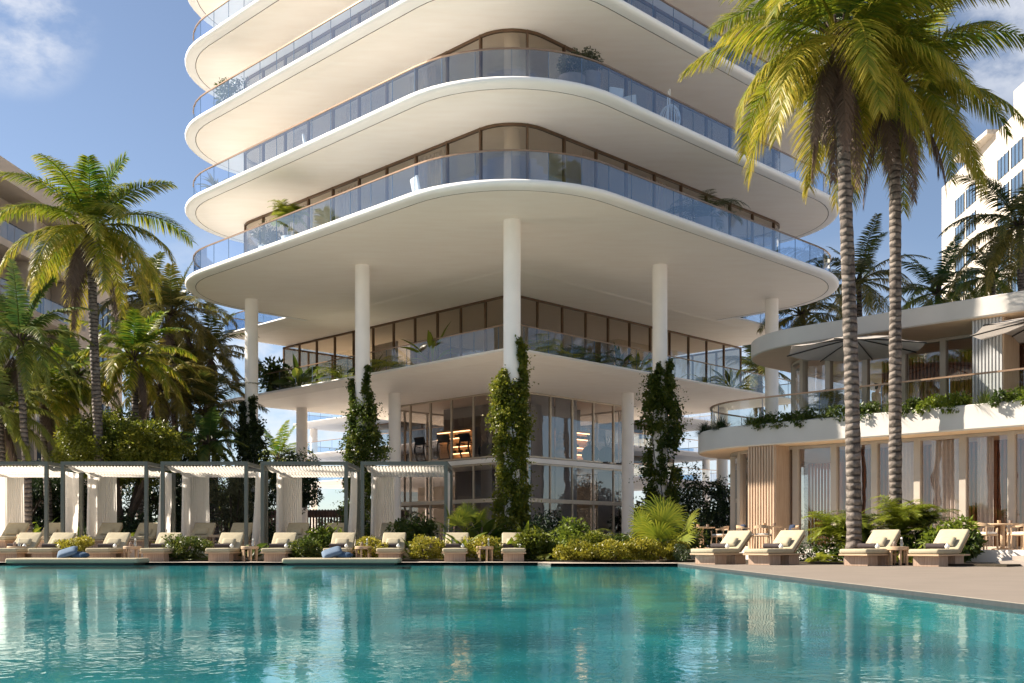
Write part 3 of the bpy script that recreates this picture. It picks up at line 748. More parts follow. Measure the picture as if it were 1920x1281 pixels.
# tall columns under the first balcony slab, and lower columns under the podium
for t in (0, -6.68, -13.25, 6.6, 13.2):
    mb = MB(); mb.lathe((t, 41+abs(t), TZ), [(.33, 0), (.33, ZA-TZ)], 32); mb.build('column', MT['column'], tower, smooth=True, world=True)
for t in (-6.55, -13.0, 6.45, 13.0):
    mb = MB(); mb.lathe((t, 53+abs(t), TZ), [(.34, 0), (.34, 9.03-TZ)], 32); mb.build('column', MT['column'], tower, smooth=True, world=True)
# gym volume
GC, GL, GR = 58.0, 11.2, 1.2
MZ = 5.42
gp = sq(GC, GL, GR, 0, 6)
glasswall(tower, gp, MZ, 9.03, 1.85, mat='gym_glass', frame='champagne', fw=.09)
glasswall(tower, gp, TZ, MZ-.28, 1.85, mat='gym_glass', frame='champagne', fw=.06, rails=((3.05, .22),))
mb = MB(); mb.rings([ring(GC, GL, GR, a, z, 6) for a, z in ((.06, MZ-.27), (.06, MZ-.03))]); mb.build('mezzanine_slab', MT['plaster'], tower, world=True)
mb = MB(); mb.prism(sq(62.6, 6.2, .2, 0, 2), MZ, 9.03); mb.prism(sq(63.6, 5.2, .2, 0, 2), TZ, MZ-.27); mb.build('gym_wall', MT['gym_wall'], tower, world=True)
# grey panels inside the right glass, with gaps
mb = MB()
def gpan(sx, a0, a1, z0, z1, off=.5, th=.06):
    am = (a0+a1)/2*S2; L = a1-a0
    mb.box((sx*am, GC+off*math.sqrt(2)+am, (z0+z1)/2), (L, th, z1-z0), R(45)*sx)
for (a0, a1) in ((1.55, 3.35), (3.55, 5.35)):
    gpan(1, a0, a1, TZ, MZ-.28); gpan(1, a0, a1, MZ, 9.02)
gpan(1, 7.6, 9.8, TZ, MZ-.28, 2.2)
mb.build('wall_panel', MT['panel_and_shade_grey'], tower, world=True)
# rear building with stacked slabs
rear = thing('rear_apartment_wing', (0, 100, TZ), 'low rear apartment wing with stacked thin slabs seen through the open podium', 'building')
tw_ = tower; tower = rear
for z in (12.0, 9.0, 6.4):
    thin_slab(z, 80, 30.5, 'floor_slab', 1.8, 'panel_and_shade_grey', .35, 'panel_and_shade_grey')  # grey instead of white: shade put into the rear slab colour
    railing(rear, sq(80, 30.5, 1.8, -.3, 6), z, 1.05, 1.8)
for z0, z1 in ((6.4, 8.7), (9.0, 11.65), (12.0, 14.6)):
    glasswall(rear, sq(86, 22, .3, 0, 2), z0, z1, 2.2)
mb = MB(); mb.prism(sq(94, 13, .2, 0, 2), TZ, 14.6); mb.build('core_wall', MT['interior'], rear, world=True)
mb = MB(); mb.prism(sq(84, 25, .4, 0, 3), 14.6, 14.95); mb.build('roof', MT['plaster'], rear, world=True)
for t in (-13.8, -19, 13.6, 18.5, -7, 7):
    for z0, z1 in ((TZ, 6.05), (6.4, 8.65), (9.0, 11.65)):
        mb = MB(); mb.lathe((t, 83.2+abs(t), z0), [(.36, 0), (.36, z1-z0)], 20); mb.build('column', MT['column'], rear, smooth=True, world=True)
tower = tw_

# ------------------------------------------------------------------ gym contents
def shelf(loc, rz, label):
    t = thing('lit_shelf', loc, label, 'shelf', rz)
    b = MB(); b.box((0, .16, .75), (3.0, .04, 1.9)); b.build('back_panel', MT['shelf_wood'], t)
    for k, (x0, x1, z) in enumerate(((-1.5, 1.5, 1.55), (-1.5, 1.5, 1.15), (-.1, 1.5, .62), (-.1, 1.5, .2))):
        s = MB(); s.box(((x0+x1)/2, 0, z), (x1-x0, .3, .04)); o = s.build('shelf_board', MT['shelf_wood'], t)
        l = MB(); l.box(((x0+x1)/2, -.05, z-.045), (x1-x0-.1, .12, .04)); l.build('light_strip', MT['warm_light'], o)
    rr = random.Random(3); d = MB()
    for k in range(14):
        z = rr.choice((1.17, .64, .22)); x = rr.uniform(0, 1.4)
        d.box((x, -.02, z+.08), (.12, .16, .15))
    d.build('stored_weight', MT['dark'], t)
shelf((-3.55, 65.35, MZ+.55), R(-45), 'warm lit wooden shelf behind the left gym windows')
shelf((3.75, 65.65, MZ+.55), R(45), 'warm lit wooden shelf behind the right gym windows')
balls = [((2.9, 61.45), .34, 0), ((2.9, 61.45), .27, .66), ((2.9, 61.45), .22, 1.18), ((1.75, 60.6), .13, 0)]
bl = ['largest ivory exercise ball at the bottom of the stack behind the gym window', 'middle ivory exercise ball in the stack of three behind the gym window', 'smallest ivory exercise ball on top of the stack behind the gym window', 'tiny ivory ball lying alone on the gym floor left of the ball stack']
for (xy, r, dz), lb in zip(balls, bl):
    b = MB(); b.lathe((0, 0, 0), [(max(.002, r*math.sin(PI*k/12)), r-r*math.cos(PI*k/12)) for k in range(13)], 24)
    o = b.build('exercise_ball', MT['ball'], smooth=True); o.location = (xy[0]-.12, xy[1]-.2, MZ+dz); tag(o, lb, 'ball', 'ivory exercise balls')
def treadmill():
    t = thing('treadmill', (0, 0, 0), 'x', 'treadmill')
    b = MB(); b.rbox((0, 0, .14), (.8, 1.7, .2), .06); b.build('running_deck', MT['dark'], t, smooth=True)
    for s in (-.36, .36):
        b = MB(); b.tube([(s, .7, .2), (s, .95, .8), (s, .85, 1.35)], .05, 8); b.build('upright', MT['dark'], t, smooth=True)
    b = MB(); b.rbox((0, .85, 1.4), (.85, .1, .5), .04, rx=R(-25)); b.build('console', MT['dark'], t, smooth=True)
    b = MB(); b.tube([(-.4, .85, 1.1), (-.4, .4, 1.05)], .03, 6); b.tube([(.4, .85, 1.1), (.4, .4, 1.05)], .03, 6); b.build('handrail', MT['dark'], t, smooth=True)
    return t
def elliptical():
    t = thing('elliptical_trainer', (0, 0, 0), 'x', 'exercise machine')
    b = MB(); b.lathe((0, 0, 0), [(.01, -.15), (.5, -.13), (.56, 0), (.5, .13), (.01, .15)], 24)
    o = b.build('flywheel_cover', MT['dark'], t, smooth=True); o.rotation_euler = (0, R(90), 0); o.location = (0, 0, .6)
    b = MB(); b.tube([(0, 0, .9), (0, .15, 1.6)], .05, 8); b.rbox((0, .12, 1.65), (.3, .06, .25), .03, rx=R(-20)); b.build('console', MT['dark'], t, smooth=True)
    for s in (-.3, .3):
        b = MB(); b.tube([(s, .1, .5), (s, -.05, 1.2), (s*1.1, -.2, 1.5), (s, -.12, 1.7)], .025, 6); b.build('moving_arm', MT['dark'], t, smooth=True)
    b = MB(); b.box((0, -.2, .05), (.6, 1.9, .08)); b.build('base', MT['dark'], t)
    return t
tm = treadmill(); el_ = elliptical()
tm.location = (-2.2, 62.6, MZ); tm.rotation_euler = (0, 0, R(140)); tm['label'] = 'black treadmill nearest the vine column behind the left gym windows'; tm['group'] = 'gym treadmills'
copy_thing(tm, (-3.6, 63.4, MZ), R(150), 'black treadmill in the middle of the left gym windows')
copy_thing(tm, (-5.0, 64.9, MZ), R(140), 'black treadmill at the far left end of the gym windows')
el_.location = (4.7, 63.9, MZ); el_.rotation_euler = (0, 0, R(70)); el_['label'] = 'dark elliptical trainer just right of the window post behind the right gym windows'; el_['group'] = 'gym ellipticals'
copy_thing(el_, (5.75, 64.7, MZ), R(70), 'dark elliptical trainer nearest the white column behind the right gym windows')
copy_thing(el_, (-1.5, 62.3, MZ), R(-60), 'dark elliptical trainer half hidden by the vine column behind the left gym windows')

# ================================================================== PAVILION
pav = thing('garden_pavilion', (11, 37, TZ), 'two storey curved pavilion of pale concrete bands, tall windows and oak slats', 'building')
def pv_outline(b0, aend, Rr, off=0.0, a1=6.0, depth=15.0, n=12):
    """outline starting at far right front, going left, round the end, and back"""
    b = b0-off; al = aend-off; r = Rr+off; P = [bA(a1, b)]
    for k in range(n+1):
        t = R(270 - 90*k/n)   # centre (al+r, b+r)
        P.append(bA(al+r+r*math.cos(t), b+r+r*math.sin(t)))
    P.append(bA(al, b+depth)); P.append(bA(a1, b+depth))
    return P
def pv_roof(b0, aend, Rr, z0, z1, name):
    mb = MB()
    rs = [[(x, y, z) for x, y in pv_outline(b0, aend, Rr, off)] for off, z in ((-.05, z0), (0, z0+.04), (0, z1-.03), (-.04, z1), (-.32, z1), (-.32, z1-.22))]
    N = len(rs[0])
    mb.add(rs[0], [tuple(range(N))]); mb.m = 1
    mb.rings([r[::-1] for r in rs], cap=False); mb.add(rs[-1], [tuple(range(N-1, -1, -1))])
    return mb.build(name, [MT['pav_soffit'], MT['concrete']], pav, smooth=30, world=True)
Z1a, Z1b = 3.97, 4.72
B0 = 44.7*S2
pv_roof(B0, -23.9, 3.5, Z1a, Z1b, 'terrace_slab')
Z2a, Z2b = 7.68, 8.30
B0u = 47.7*S2
pv_roof(B0u, -23.0, 3.6, Z2a, Z2b, 'roof')
# planter strip + railing on the terrace edge
rp = pv_outline(B0, -23.9, 3.5, -.46)[:-1]
railing(pav, rp, Z1b-.2, 1.12, 2.2, closed=False, mat='rail_pale')
def pv_glass(b, aend, Rr, z0, z1, first, mats, a_from, a_to, step):
    path = pv_outline(b, aend, Rr, 0, a1=a_to, depth=8)[:-1]
    P, d = arclen(path, False)
    steps = []
    # posts along the straight front every step, then at the curved end
    a = first
    front = a_to - (aend+Rr)
    marks = [a_to-(first+step*k) for k in range(40) if aend+Rr+.05 <= first+step*k <= a_to] + [a_to-(first-step*k) for k in range(1, 20) if aend+Rr+.05 <= first-step*k]
    steps = sorted(marks) + [front+.05, front+Rr*.52, front+Rr*1.05, front+Rr*1.57]
    steps = [s for s in steps if s < d[-1]]
    o = glasswall(pav, path, z0, z1, steps, closed=False, mat='pav_glass', frame='taupe', fw=.2, fd=.24)
    return o
B1 = 46.25*S2
pv_glass(B1, -22.6, 2.5, TZ, Z1a, -17.5, None, 0, 6.0, 1.42)
B1u = 51.3*S2
pv_glass(B1u, -22.2, 2.6, Z1b-.2, Z2a, -18.2, None, 0, 6.0, 1.42)
# oak slat boxes
def slatbox(a0, a1, b0, b1, z0, z1, front='slat', fs=.1, ss=.055):
    mb = MB(); mb.prism([bA(a0+.02, b0+.02), bA(a1-.02, b0+.02), bA(a1-.02, b1), bA(a0+.02, b1)][::1], z0, z1-.01)
    n = int((a1-a0)/fs)
    for k in range(n):
        a = a0+(k+.5)*(a1-a0)/n; p = bA(a, b0); mb.box((p[0], p[1], (z0+z1)/2), (fs*.55, .07, z1-z0-.02), R(-45))
    if front != 'slat': pass
    o = mb.build('slat_cladding', MT[front], pav, world=True)
    mb = MB(); n = int((b1-b0)/ss)
    for k in range(n):
        b = b0+(k+.5)*(b1-b0)/n; p = bA(a1, b); mb.box((p[0], p[1], (z0+z1)/2), (.05, ss*.6, z1-z0-.02), R(-45))
    mb.build('slat_cladding', MT['slat'], pav, world=True)
slatbox(-20.26, -19.19, 31.76, 33.4, TZ, Z1a)
slatbox(-13.55, -12.6, 34.1, 35.4, Z1b-.2, Z2a, 'corrug')
# inner wooden slat wall and sheer curtains behind the glass
mb = MB()
for z0, z1, bb in ((TZ, Z1a, B1+2.6), (Z1b-.2, Z2a, B1u+3.0)):
    mb.prism([bA(-19.0, bb+.08), bA(6, bb+.08), bA(6, bb+.3), bA(-19.0, bb+.3)], z0, z1)
    for k in range(int(25/.14)):
        p = bA(-19+k*.14, bb); mb.box((p[0], p[1], (z0+z1)/2), (.08, .08, z1-z0-.02), R(-45))
mb.build('slat_wall', MT['redwood'], pav, world=True)
mb = MB()
for k in range(0, 10):
    a0 = -17.5+1.42*k+.28; w = (.86 if k % 3 != 0 else .5)
    def fc(u, v, a0=a0, w=w):
        p = bA(a0+w*u, B1+.32+.045*math.sin(u*w*48)); return (p[0], p[1], TZ+.04+(Z1a-TZ-.15)*v)
    mb.grid(fc, 60, 1)
    if k % 2 == 0:
        def fd_(u, v, a0=a0, w=w):
            p = bA(a0+w*u, B1u+.32+.045*math.sin(u*w*48)); return (p[0], p[1], Z1b-.16+(Z2a-Z1b+.06)*v)
        mb.grid(fd_, 60, 1)
mb.build('sheer_curtain', MT['sheer'], pav, smooth=True, world=True)
# door recess beside the slat box
mb = MB(); 
for k in range(11):
    p = bA(-18.95+k*.12, B1+.9); mb.box((p[0], p[1], TZ+1.5), (.07, .06, 2.9), R(-45))
mb.build('door', MT['redwood'], pav, world=True)

# ------------------------------------------------------------------ umbrellas on the pavilion terrace
def umbrella(loc, label, Ru=2.25, zr=2.55, za=2.95):
    t = thing('parasol', loc, label, 'umbrella', R(12), 'parasols on the pavilion terrace')
    mb = MB(); N = 8; seg = 5
    def pt(k, f):
        a = 2*PI*k/N; return (Ru*f*math.cos(a), Ru*f*math.sin(a), za-(za-zr)*f**1.15)
    vs = [(0, 0, za)]; fs = []
    M2 = N*4
    for s in range(1, seg+1):
        for j in range(M2):
            k = j//4; g = (j % 4)/4; a, b = pt(k, s/seg), pt(k+1, s/seg)
            sag = math.sin(g*PI)*.07*(s/seg)
            vs.append((a[0]*(1-g)+b[0]*g, a[1]*(1-g)+b[1]*g, a[2]-sag))
    for j in range(M2): fs.append((0, 1+j, 1+(j+1) % M2))
    for s in range(1, seg):
        for j in range(M2):
            fs.append((1+(s-1)*M2+j, 1+s*M2+j, 1+s*M2+(j+1) % M2, 1+(s-1)*M2+(j+1) % M2))
    mb.add(vs, fs); mb.build('canopy', MT['umbrella'], t, smooth=25)
    for k in range(N):
        b = MB(); p = pt(k, .06); q = pt(k, 1.01); b.tube([(p[0], p[1], p[2]-.06), (pt(k, .5)[0], pt(k, .5)[1], pt(k, .5)[2]-.05), (q[0], q[1], q[2]-.03)], .022, 5); b.build('rib', MT['black_metal'], t)
    b = MB(); b.tube([(0, 0, .05), (0, 0, za+.12)], .04, 10); b.build('pole', MT['black_metal'], t, smooth=True)
    b = MB(); b.lathe((0, 0, 0), [(.4, 0), (.4, .05), (.06, .09)], 20); b.build('base', MT['black_metal'], t, smooth=40)
umbrella((11.3, 35.2, Z1b-.2), 'open taupe parasol with black ribs behind the two palm trunks on the upper terrace')
umbrella((16.05, 31.75, Z1b-.2), 'open taupe parasol cut by the right edge of the picture on the upper terrace')

# ================================================================== NEIGHBOUR BUILDINGS
lb = thing('beige_apartment_block', (-34, 62, 0), 'beige apartment block with glass balconies behind the tall left palm', 'building')
TOPZ = 21.9
def L2(y, d): # facade point at depth y, offset d to the right of the facade plane
    return (-28.8+.064*(y-60)+d)
mb = MB(); mb.prism([(L2(58.5, -1.6), 58.5), (L2(76, -1.6), 76), (-50, 76), (-50, 58.5)], 0, TOPZ-.8); mb.build('wall', MT['beige_wall'], lb, world=True)
mb = MB(); mb.prism([(L2(69.5, 0), 69.5), (L2(76.0, 0), 76.0), (L2(76, -1.58), 76.0), (L2(69.5, -1.58), 69.5)], 0, TOPZ-.9); mb.build('end_wall', MT['beige_wall'], lb, world=True)
mb = MB(); mb.prism([(L2(58.3, .35), 58.3), (L2(76.2, .35), 76.2), (-50, 76.2), (-50, 58.3)], TOPZ-.79, TOPZ+.35); mb.build('roof', MT['beige_wall'], lb, world=True)
for k in range(6):
    z = TOPZ-.8-3.35*(k+1)
    if z < 1: continue
    mb = MB(); mb.prism([(L2(58.4, .1), 58.4), (L2(69.48, .1), 69.48), (L2(69.48, -1.58), 69.48), (L2(58.4, -1.58), 58.4)], z-.25, z+.15); mb.build('balcony_slab', MT['beige_wall'], lb, world=True)
    mb = MB()
    for y in np.arange(58.6, 69.0, 1.48):
        mb.add([(L2(y, 0), y, z+.2), (L2(y+1.44, 0), y+1.44, z+.2), (L2(y+1.44, 0), y+1.44, z+1.2), (L2(y, 0), y, z+1.2)], [(0, 1, 2, 3)])
    mb.m = 1; mb.box((L2(64, 0), 64, z+1.22), (.05, 10.8, .05), -math.atan(.064)); mb.build('balcony_railing', [MT['rail_pale'], MT['black_metal']], lb, world=True)
    for y in (58.7, 63.9, 69.1):
        mb = MB(); mb.box((L2(y, -.78), y, z+1.65), (1.56, .35, 2.98)); mb.build('balcony_pier', MT['beige_wall'], lb, world=True)
    for y in (59.2, 64.4):
        w = MB(); w.box((L2(y+1.7, -1.55), y+1.75, z+1.4), (.12, 3.3, 2.4)); o = w.build('window', MT['block_glass'], lb, world=True)
        f = MB()
        for q in (0, 1.1, 2.2, 3.3): f.box((L2(y+q, -1.48), y+.1+q, z+1.4), (.08, .07, 2.4))
        fo = f.build('frame', MT['black_metal'], None)
        for v in fo.data.vertices: v.co -= Vector(lb.location)
        fo.parent = o
    w = MB(); w.box((L2(73.2, .02), 73.2, z+1.5), (.08, 2.6, 1.9)); o = w.build('window', MT['block_glass'], lb, world=True)
    f = MB()
    for q in (-1.3, -.45, .45, 1.3): f.box((L2(73.2, .06), 73.2+q, z+1.5), (.09, .07, 1.95))
    fo = f.build('frame', MT['black_metal'], None)
    for v in fo.data.vertices: v.co -= Vector(lb.location)
    fo.parent = o
rb = thing('cream_apartment_block', (62, 118, 0), 'tall cream apartment block with dark paired windows behind the right palms', 'building')
def R2(y): return 54.8+.0745*(y-136)
mb = MB(); mb.prism([(R2(92), 92), (85, 92), (85, 136), (R2(136), 136)], 0, 46.0); mb.build('wall', MT['cream_wall'], rb, world=True)
mb = MB(); mb.box((R2(108)+2.4, 108, 47.2), (4.4, 9, 2.38)); mb.build('roof_box', MT['cream_wall'], rb, world=True)
mb = MB(); mb.prism([(R2(122)-1.2, 118), (R2(122)+3, 118), (R2(122)+3, 127), (R2(122)-1.2, 127)], 46.01, 46.5); mb.build('roof_canopy', MT['cream_wall'], rb, world=True)
for k in range(13):
    z = 41.6-3.35*k
    for y in (129.2, 125.4, 115.6, 111.8, 101.5, 97.7):
        w = MB(); w.box((R2(y)-.0, y, z), (.12, 3.0, 2.2), -math.atan(.0745)); o = w.build('window', MT['block_glass'], rb, world=True)
        if k < 8:
            f = MB()
            for q in (-1.5, -.5, .5, 1.5): f.box((R2(y+q)-.06, y+q, z), (.1, .1, 2.26))
            fo = f.build('frame', MT['black_metal'], None)
            for v in fo.data.vertices: v.co -= Vector(rb.location)
            fo.parent = o

# dark fence in the garden
fe = thing('slatted_fence', (-13, 72, TZ), 'dark brown vertical slat fence behind the ground floor columns', 'fence')
mb = MB()
for k in range(75): mb.box((-22+k*.2, 72, TZ+1.25), (.12, .05, 2.5))
mb.build('slat_panel', MT['fence'], fe, world=True)
mb = MB(); mb.box((-14.5, 72.06, TZ+2.2), (15.2, .06, .5)); mb.box((-14.5, 72.06, TZ+.3), (15.2, .06, .1)); mb.build('rail', MT['fence'], fe, world=True)

# ================================================================== CABANAS
CY = 37.05
CW, CD, CH = 2.90, 3.0, 3.49-TZ
def cabana():
    t = thing('cabana', (0, 0, 0), 'x', 'cabana', group='white curtained cabanas along the pool')
    for x in (0, CW):
        for y in (0, CD):
            b = MB(); b.box((x, y, (CH-.12)/2), (.12, .12, CH-.122)); b.build('post', MT['cab_metal'], t, bevel=.006)
    b = MB()
    for y in (0, CD): b.box((CW/2, y, CH-.06), (CW+.12, .12, .12))
    for x in (0, CW): b.box((x, CD/2, CH-.06), (.118, CD-.122, .118))
    b.build('top_frame', MT['cab_metal'], t)
    b = MB()
    def fc(u, v):
        x = .10+(CW-.20)*u; y = .10+(CD-.2)*v
        sag = .30*abs(math.sin(PI*2.0*v))**1.0*.35 + .16*v
        return (x, y, CH-.16-sag-.018*math.sin(u*150))
    b.grid(fc, 190, 14); b.build('canopy', MT['canopy'], t, smooth=True)
    b = MB()
    for y in (1.0, 1.95): b.tube([(.06, y, CH-.10), (CW-.06, y, CH-.10)], .018, 6)
    b.build('canopy_rod', MT['black_metal'], t)
    def curtain(p0, p1, zt, zb, amp, waves, flare=0.0, pinch=None):
        b = MB(); dx, dy = p1[0]-p0[0], p1[1]-p0[1]; L = math.hypot(dx, dy); nx, ny = -dy/L, dx/L
        rr = random.Random(int(L*1000)+waves); ph = [rr.random()*6 for _ in range(4)]
        def fn(u, v):
            w = amp*(math.sin(u*waves*2*PI+ph[0]+.6*math.sin(3*v+ph[1])) + .35*math.sin(u*waves*4.3*PI+ph[2]+v))*(0.55+.45*v)
            uu = u
            if pinch is not None:
                pv = 1-abs(1-v-0.0)  # v: 0 top 1 bottom
                uu = u*(1-pinch*math.sin(v*PI*.62)**2)
            fl = flare*v*v
            return (p0[0]+dx*uu+nx*(w+fl), p0[1]+dy*uu+ny*(w+fl), zt+(zb-zt)*v)
        b.grid(fn, waves*12, 16); return b.build('curtain', MT['curtain'], t, smooth=True)
    zt = CH-.17
    curtain((.10, CD-.12), (.80, CD-.12), zt-.16, .1, .05, 9)
    curtain((.06, 2.0), (.06, CD-.14), zt-.06, .08, .055, 8)
    curtain((CW-.06, CD-.14), (CW-.06, 1.7), zt-.06, .1, .06, 9, flare=-.12)
    return t
cab0 = cabana()
clab = ['white curtained cabana cut off by the left edge of the picture', 'white curtained cabana second from the left, in front of the round bushy tree', 'white curtained cabana in the middle of the row, in front of the leaning palm trunk', 'white curtained cabana second from the right, in front of the dark slat fence', 'white curtained cabana at the right end of the row, nearest the tower entrance']
for k in range(5):
    loc = (pX(118+187.2*(k-1), CY), CY, TZ)
    if k == 0: cab0.location = loc; cab0['label'] = clab[0]
    else: copy_thing(cab0, loc, 0, clab[k])

# ================================================================== LOUNGERS, TABLES, SMALL THINGS
def lounger():
    """foot end at -y (y=0), head at +y; top of seat ~0.42"""
    t = thing('sun_lounger', (0, 0, 0), 'x', 'sun lounger')
    W, L = .80, 1.95
    for y0, y1 in ((.16, .72), (1.16, 1.7)):
        b = MB(); b.box((0, (y0+y1)/2, .13), (.66, y1-y0, .26))
        b.build('plinth', MT['teak'], t, bevel=.006)
    b = MB(); b.box((0, L/2, .285), (W, L, .045)); b.build('platform', MT['teak_top'], t, bevel=.008)
    b = MB(); b.rbox((0, .68, .375), (W-.02, 1.36, .125), .045, puff=.008); b.build('seat_cushion', MT['cushion'], t, smooth=60)
    an = R(39); bl = .84
    b = MB(); b.rbox((0, 1.27+bl/2*math.cos(an)+.03, .40+bl/2*math.sin(an)), (W-.02, bl, .12), .045, rx=an, puff=.01); b.build('back_cushion', MT['cushion'], t, smooth=60)
    b = MB(); b.box((0, 1.40+bl/2*math.cos(an), .315+bl/2*math.sin(an)), (W-.1, bl-.08, .03), 0, an); b.build('back_board', MT['teak_top'], t)
    return t
def pillow_mesh(name, w, h, d, mat, n=12):
    b = MB()
    def f(u, v, s):
        x, y = (u-.5)*2, (v-.5)*2
        th = (max(0, (1-x**4)*(1-y**4)))**.5
        pin = 1-.10*(abs(x*y))
        bow = 1-.06*(1-abs(x))*(abs(y) > .9) 
        return (x*w/2*(1-.08*(1-y*y)*0+0)*(.93+.07*abs(y))*pin/.93, s*d/2*th, y*h/2*(.93+.07*abs(x))*pin/.93)
    b.grid(lambda u, v: f(u, v, 1), n, n); b.grid(lambda u, v: f(1-u, v, -1), n, n)
    o = b.build(name, mat, smooth=True); return o
def towel():
    t = thing('rolled_towel', (0, 0, 0), 'x', 'towel')
    b = MB(); N = 20; rings_ = []
    for k in range(9):
        x = -.24+.48*k/8
        r = .07*(1+.03*math.sin(k*2.1))
        rings_.append([(x, r*math.cos(2*PI*j/N), .07+r*math.sin(2*PI*j/N)) for j in range(N)])
    b.rings(rings_); b.build('roll', MT['towel'], t, smooth=50)
    return t
def side_table():
    t = thing('side_table', (0, 0, 0), 'x', 'side table')
    b = MB(); N = 28; b.lathe((0, 0, .40), [(.27, 0), (.285, .012), (.285, .09), (.275, .10), (.24, .10), (.235, .085), (.001, .085)], N); b.build('tray_top', MT['teak_top'], t, smooth=40)
    for k in range(6):
        a = 2*PI*(k+.25)/6; b = MB(); b.box((.235*math.cos(a), .235*math.sin(a), .20), (.06, .06, .399)); b.build('leg', MT['teak_top'], t, bevel=.008)
    return t
lo0, tw0, tb0 = lounger(), towel(), side_table()
b = MB(); b.lathe((0, 0, 0), [(.01, 0), (.04, .005), (.064, .045), (.058, .085), (.03, .11), (.018, .125), (.022, .14), (.001, .145)], 16)
jr0 = tag(b.build('round_jar', MT['white'], smooth=50), 'x', 'jar', 'white jars on the sun loungers')
pl0 = pillow_mesh('lounger_pillow', .46, .32, .14, MT['cushion']); tag(pl0, 'x', 'pillow', 'cream pillows on the sun loungers')
def carafe():
    t = thing('glass_carafe', (0, 0, 0), 'x', 'carafe')
    b = MB(); b.lathe((0, 0, 0), [(.001, 0), (.045, .002), (.048, .1), (.03, .15), (.024, .2), (.03, .22)], 14); b.build('body', MT['clear'], t, smooth=50)
    b = MB(); b.lathe((0, 0, 0), [(.001, .205), (.022, .207), (.03, .235), (.02, .26), (.001, .265)], 12); b.build('stopper', MT['white'], t, smooth=50)
    return t
def cup():
    b = MB(); b.lathe((0, 0, 0), [(.03, 0), (.05, .02), (.056, .09), (.05, .092), (.04, .03), (.001, .025)], 14); b.lathe((0, 0, .1), [(.001, 0), (.045, .0), (.035, .04), (.001, .055)], 14)
    return b.build('lidded_bowl', MT['pot'], smooth=50)
cf0 = carafe(); cu0 = cup(); tag(cu0, 'x', 'bowl', 'small bowls on the side tables')
used = {}
def put(src, key, loc, rz, label, group):
    if key not in used:
        used[key] = 1; src.location = loc; src.rotation_euler = (0, 0, rz); src['label'] = label; src['group'] = group; return src
    return copy_thing(src, loc, rz, label, group)
def set_lounger(x, y, z, rz, where, grp, small=True):
    put(lo0, 'lo', (x, y, z), rz, 'cream sun lounger '+where, grp)
    m = Matrix.Translation((x, y, z)) @ Matrix.Rotation(rz, 4, 'Z')
    if not small: return
    # pillow leaning on the backrest
    p = m @ Vector((0, 1.40, .63))
    o = put(pl0, 'pl', p, rz, 'cream pillow on the lounger '+where, 'cream pillows on the sun loungers'); o.rotation_euler = (R(-46), 0, rz)
    p = m @ Vector((-.10, .98, .445))
    put(tw0, 'tw', p, rz, 'dark rolled towel on the lounger '+where, 'rolled towels on the sun loungers')
    p = m @ Vector((.22, .93, .445))
    put(jr0, 'jr', p, rz, 'small white round jar on the lounger '+where, 'white jars on the sun loungers')
FRONT = [(16, 'cut by the left edge beside the pool'), (82, 'second from the left edge'), (189, 'behind the blue pillows of the left floating mattress'), (290, 'at the right end of the left floating mattress'),
         (412, 'left of the third side table'), (516, 'right of the third side table'), (631, 'behind the blue pillows of the right floating mattress'), (730, 'at the right end of the right floating mattress'),
         (853, 'second from the right of the far row'), (963, 'at the right end of the far row')]
ZD = .056
YL = 33.95
for fx, wh in FRONT:
    set_lounger(pX(fx, YL+.3), YL, ZD, 0, wh, 'sun loungers along the far pool edge')
TABS = [(28, 'between the two leftmost loungers'), (246, 'behind the left floating mattress'), (467, 'below the middle cabana'), (681, 'behind the right floating mattress'), (909, 'between the last two far loungers')]
for tx, wh in TABS:
    x = pX(tx, YL+.75); y = YL+.85
    put(tb0, 'tb', (x, y, ZD), random.random(), 'small round teak side table '+wh, 'round teak side tables')
    put(cf0, 'cf', (x+.12, y-.05, ZD+.486), 0, 'clear glass carafe on the side table '+wh, 'carafes on the side tables')
    if tx != 467: put(cu0, 'cu', (x-.06, y+.02, ZD+.486), 0, 'small dark lidded bowl on the side table '+wh, 'small bowls on the side tables')
# right loungers, turned 45 degrees; position given by foot end
RIGHT = [(1312, 29.9, 'nearest the fan palm on the right deck'), (1412, 29.0, 'before the slatted corner on the right deck'),
         (1592, 27.9, 'under the nearest coconut trunk on the right deck'), (1722, 27.0, 'rightmost on the deck, beside the steps')]
for fx, Y, wh in RIGHT:
    set_lounger(pX(fx, Y), Y-.30, .06, R(-45), wh, 'sun loungers on the right deck')
x, y = pX(1683, 28.2), 28.2
put(tb0, 'tb', (x, y, .06), 0.2, 'small round teak side table between the two rightmost loungers', 'round teak side tables')
put(cf0, 'cf', (x+.1, y-.02, .546), 0, 'clear glass carafe on the side table between the two rightmost loungers', 'carafes on the side tables')
put(cu0, 'cu', (x-.08, y, .546), 0, 'small dark lidded bowl on the side table between the two rightmost loungers', 'small bowls on the side tables')
# loungers inside the cabanas
cw = ['leftmost cabana', 'second cabana from the left', 'middle cabana', 'second cabana from the right', 'rightmost cabana']
for k in range(5):
    x0 = pX(118+187.2*(k-1), CY)
    for s, xx in (('left', .75), ('right', 2.15)):
        set_lounger(x0+xx, 37.7, TZ, 0, f'on the {s} side of the {cw[k]}', 'sun loungers inside the cabanas', small=False)
        o = put(pl0, 'pl', (x0+xx, 37.7+1.40, TZ+.63), 0, f'cream pillow on the lounger on the {s} side of the {cw[k]}', 'cream pillows on the sun loungers'); o.rotation_euler = (R(-46), 0, 0)
    put(tb0, 'tb', (x0+1.45, 38.6, TZ), 0, f'small round teak side table between the loungers of the {cw[k]}', 'round teak side tables')
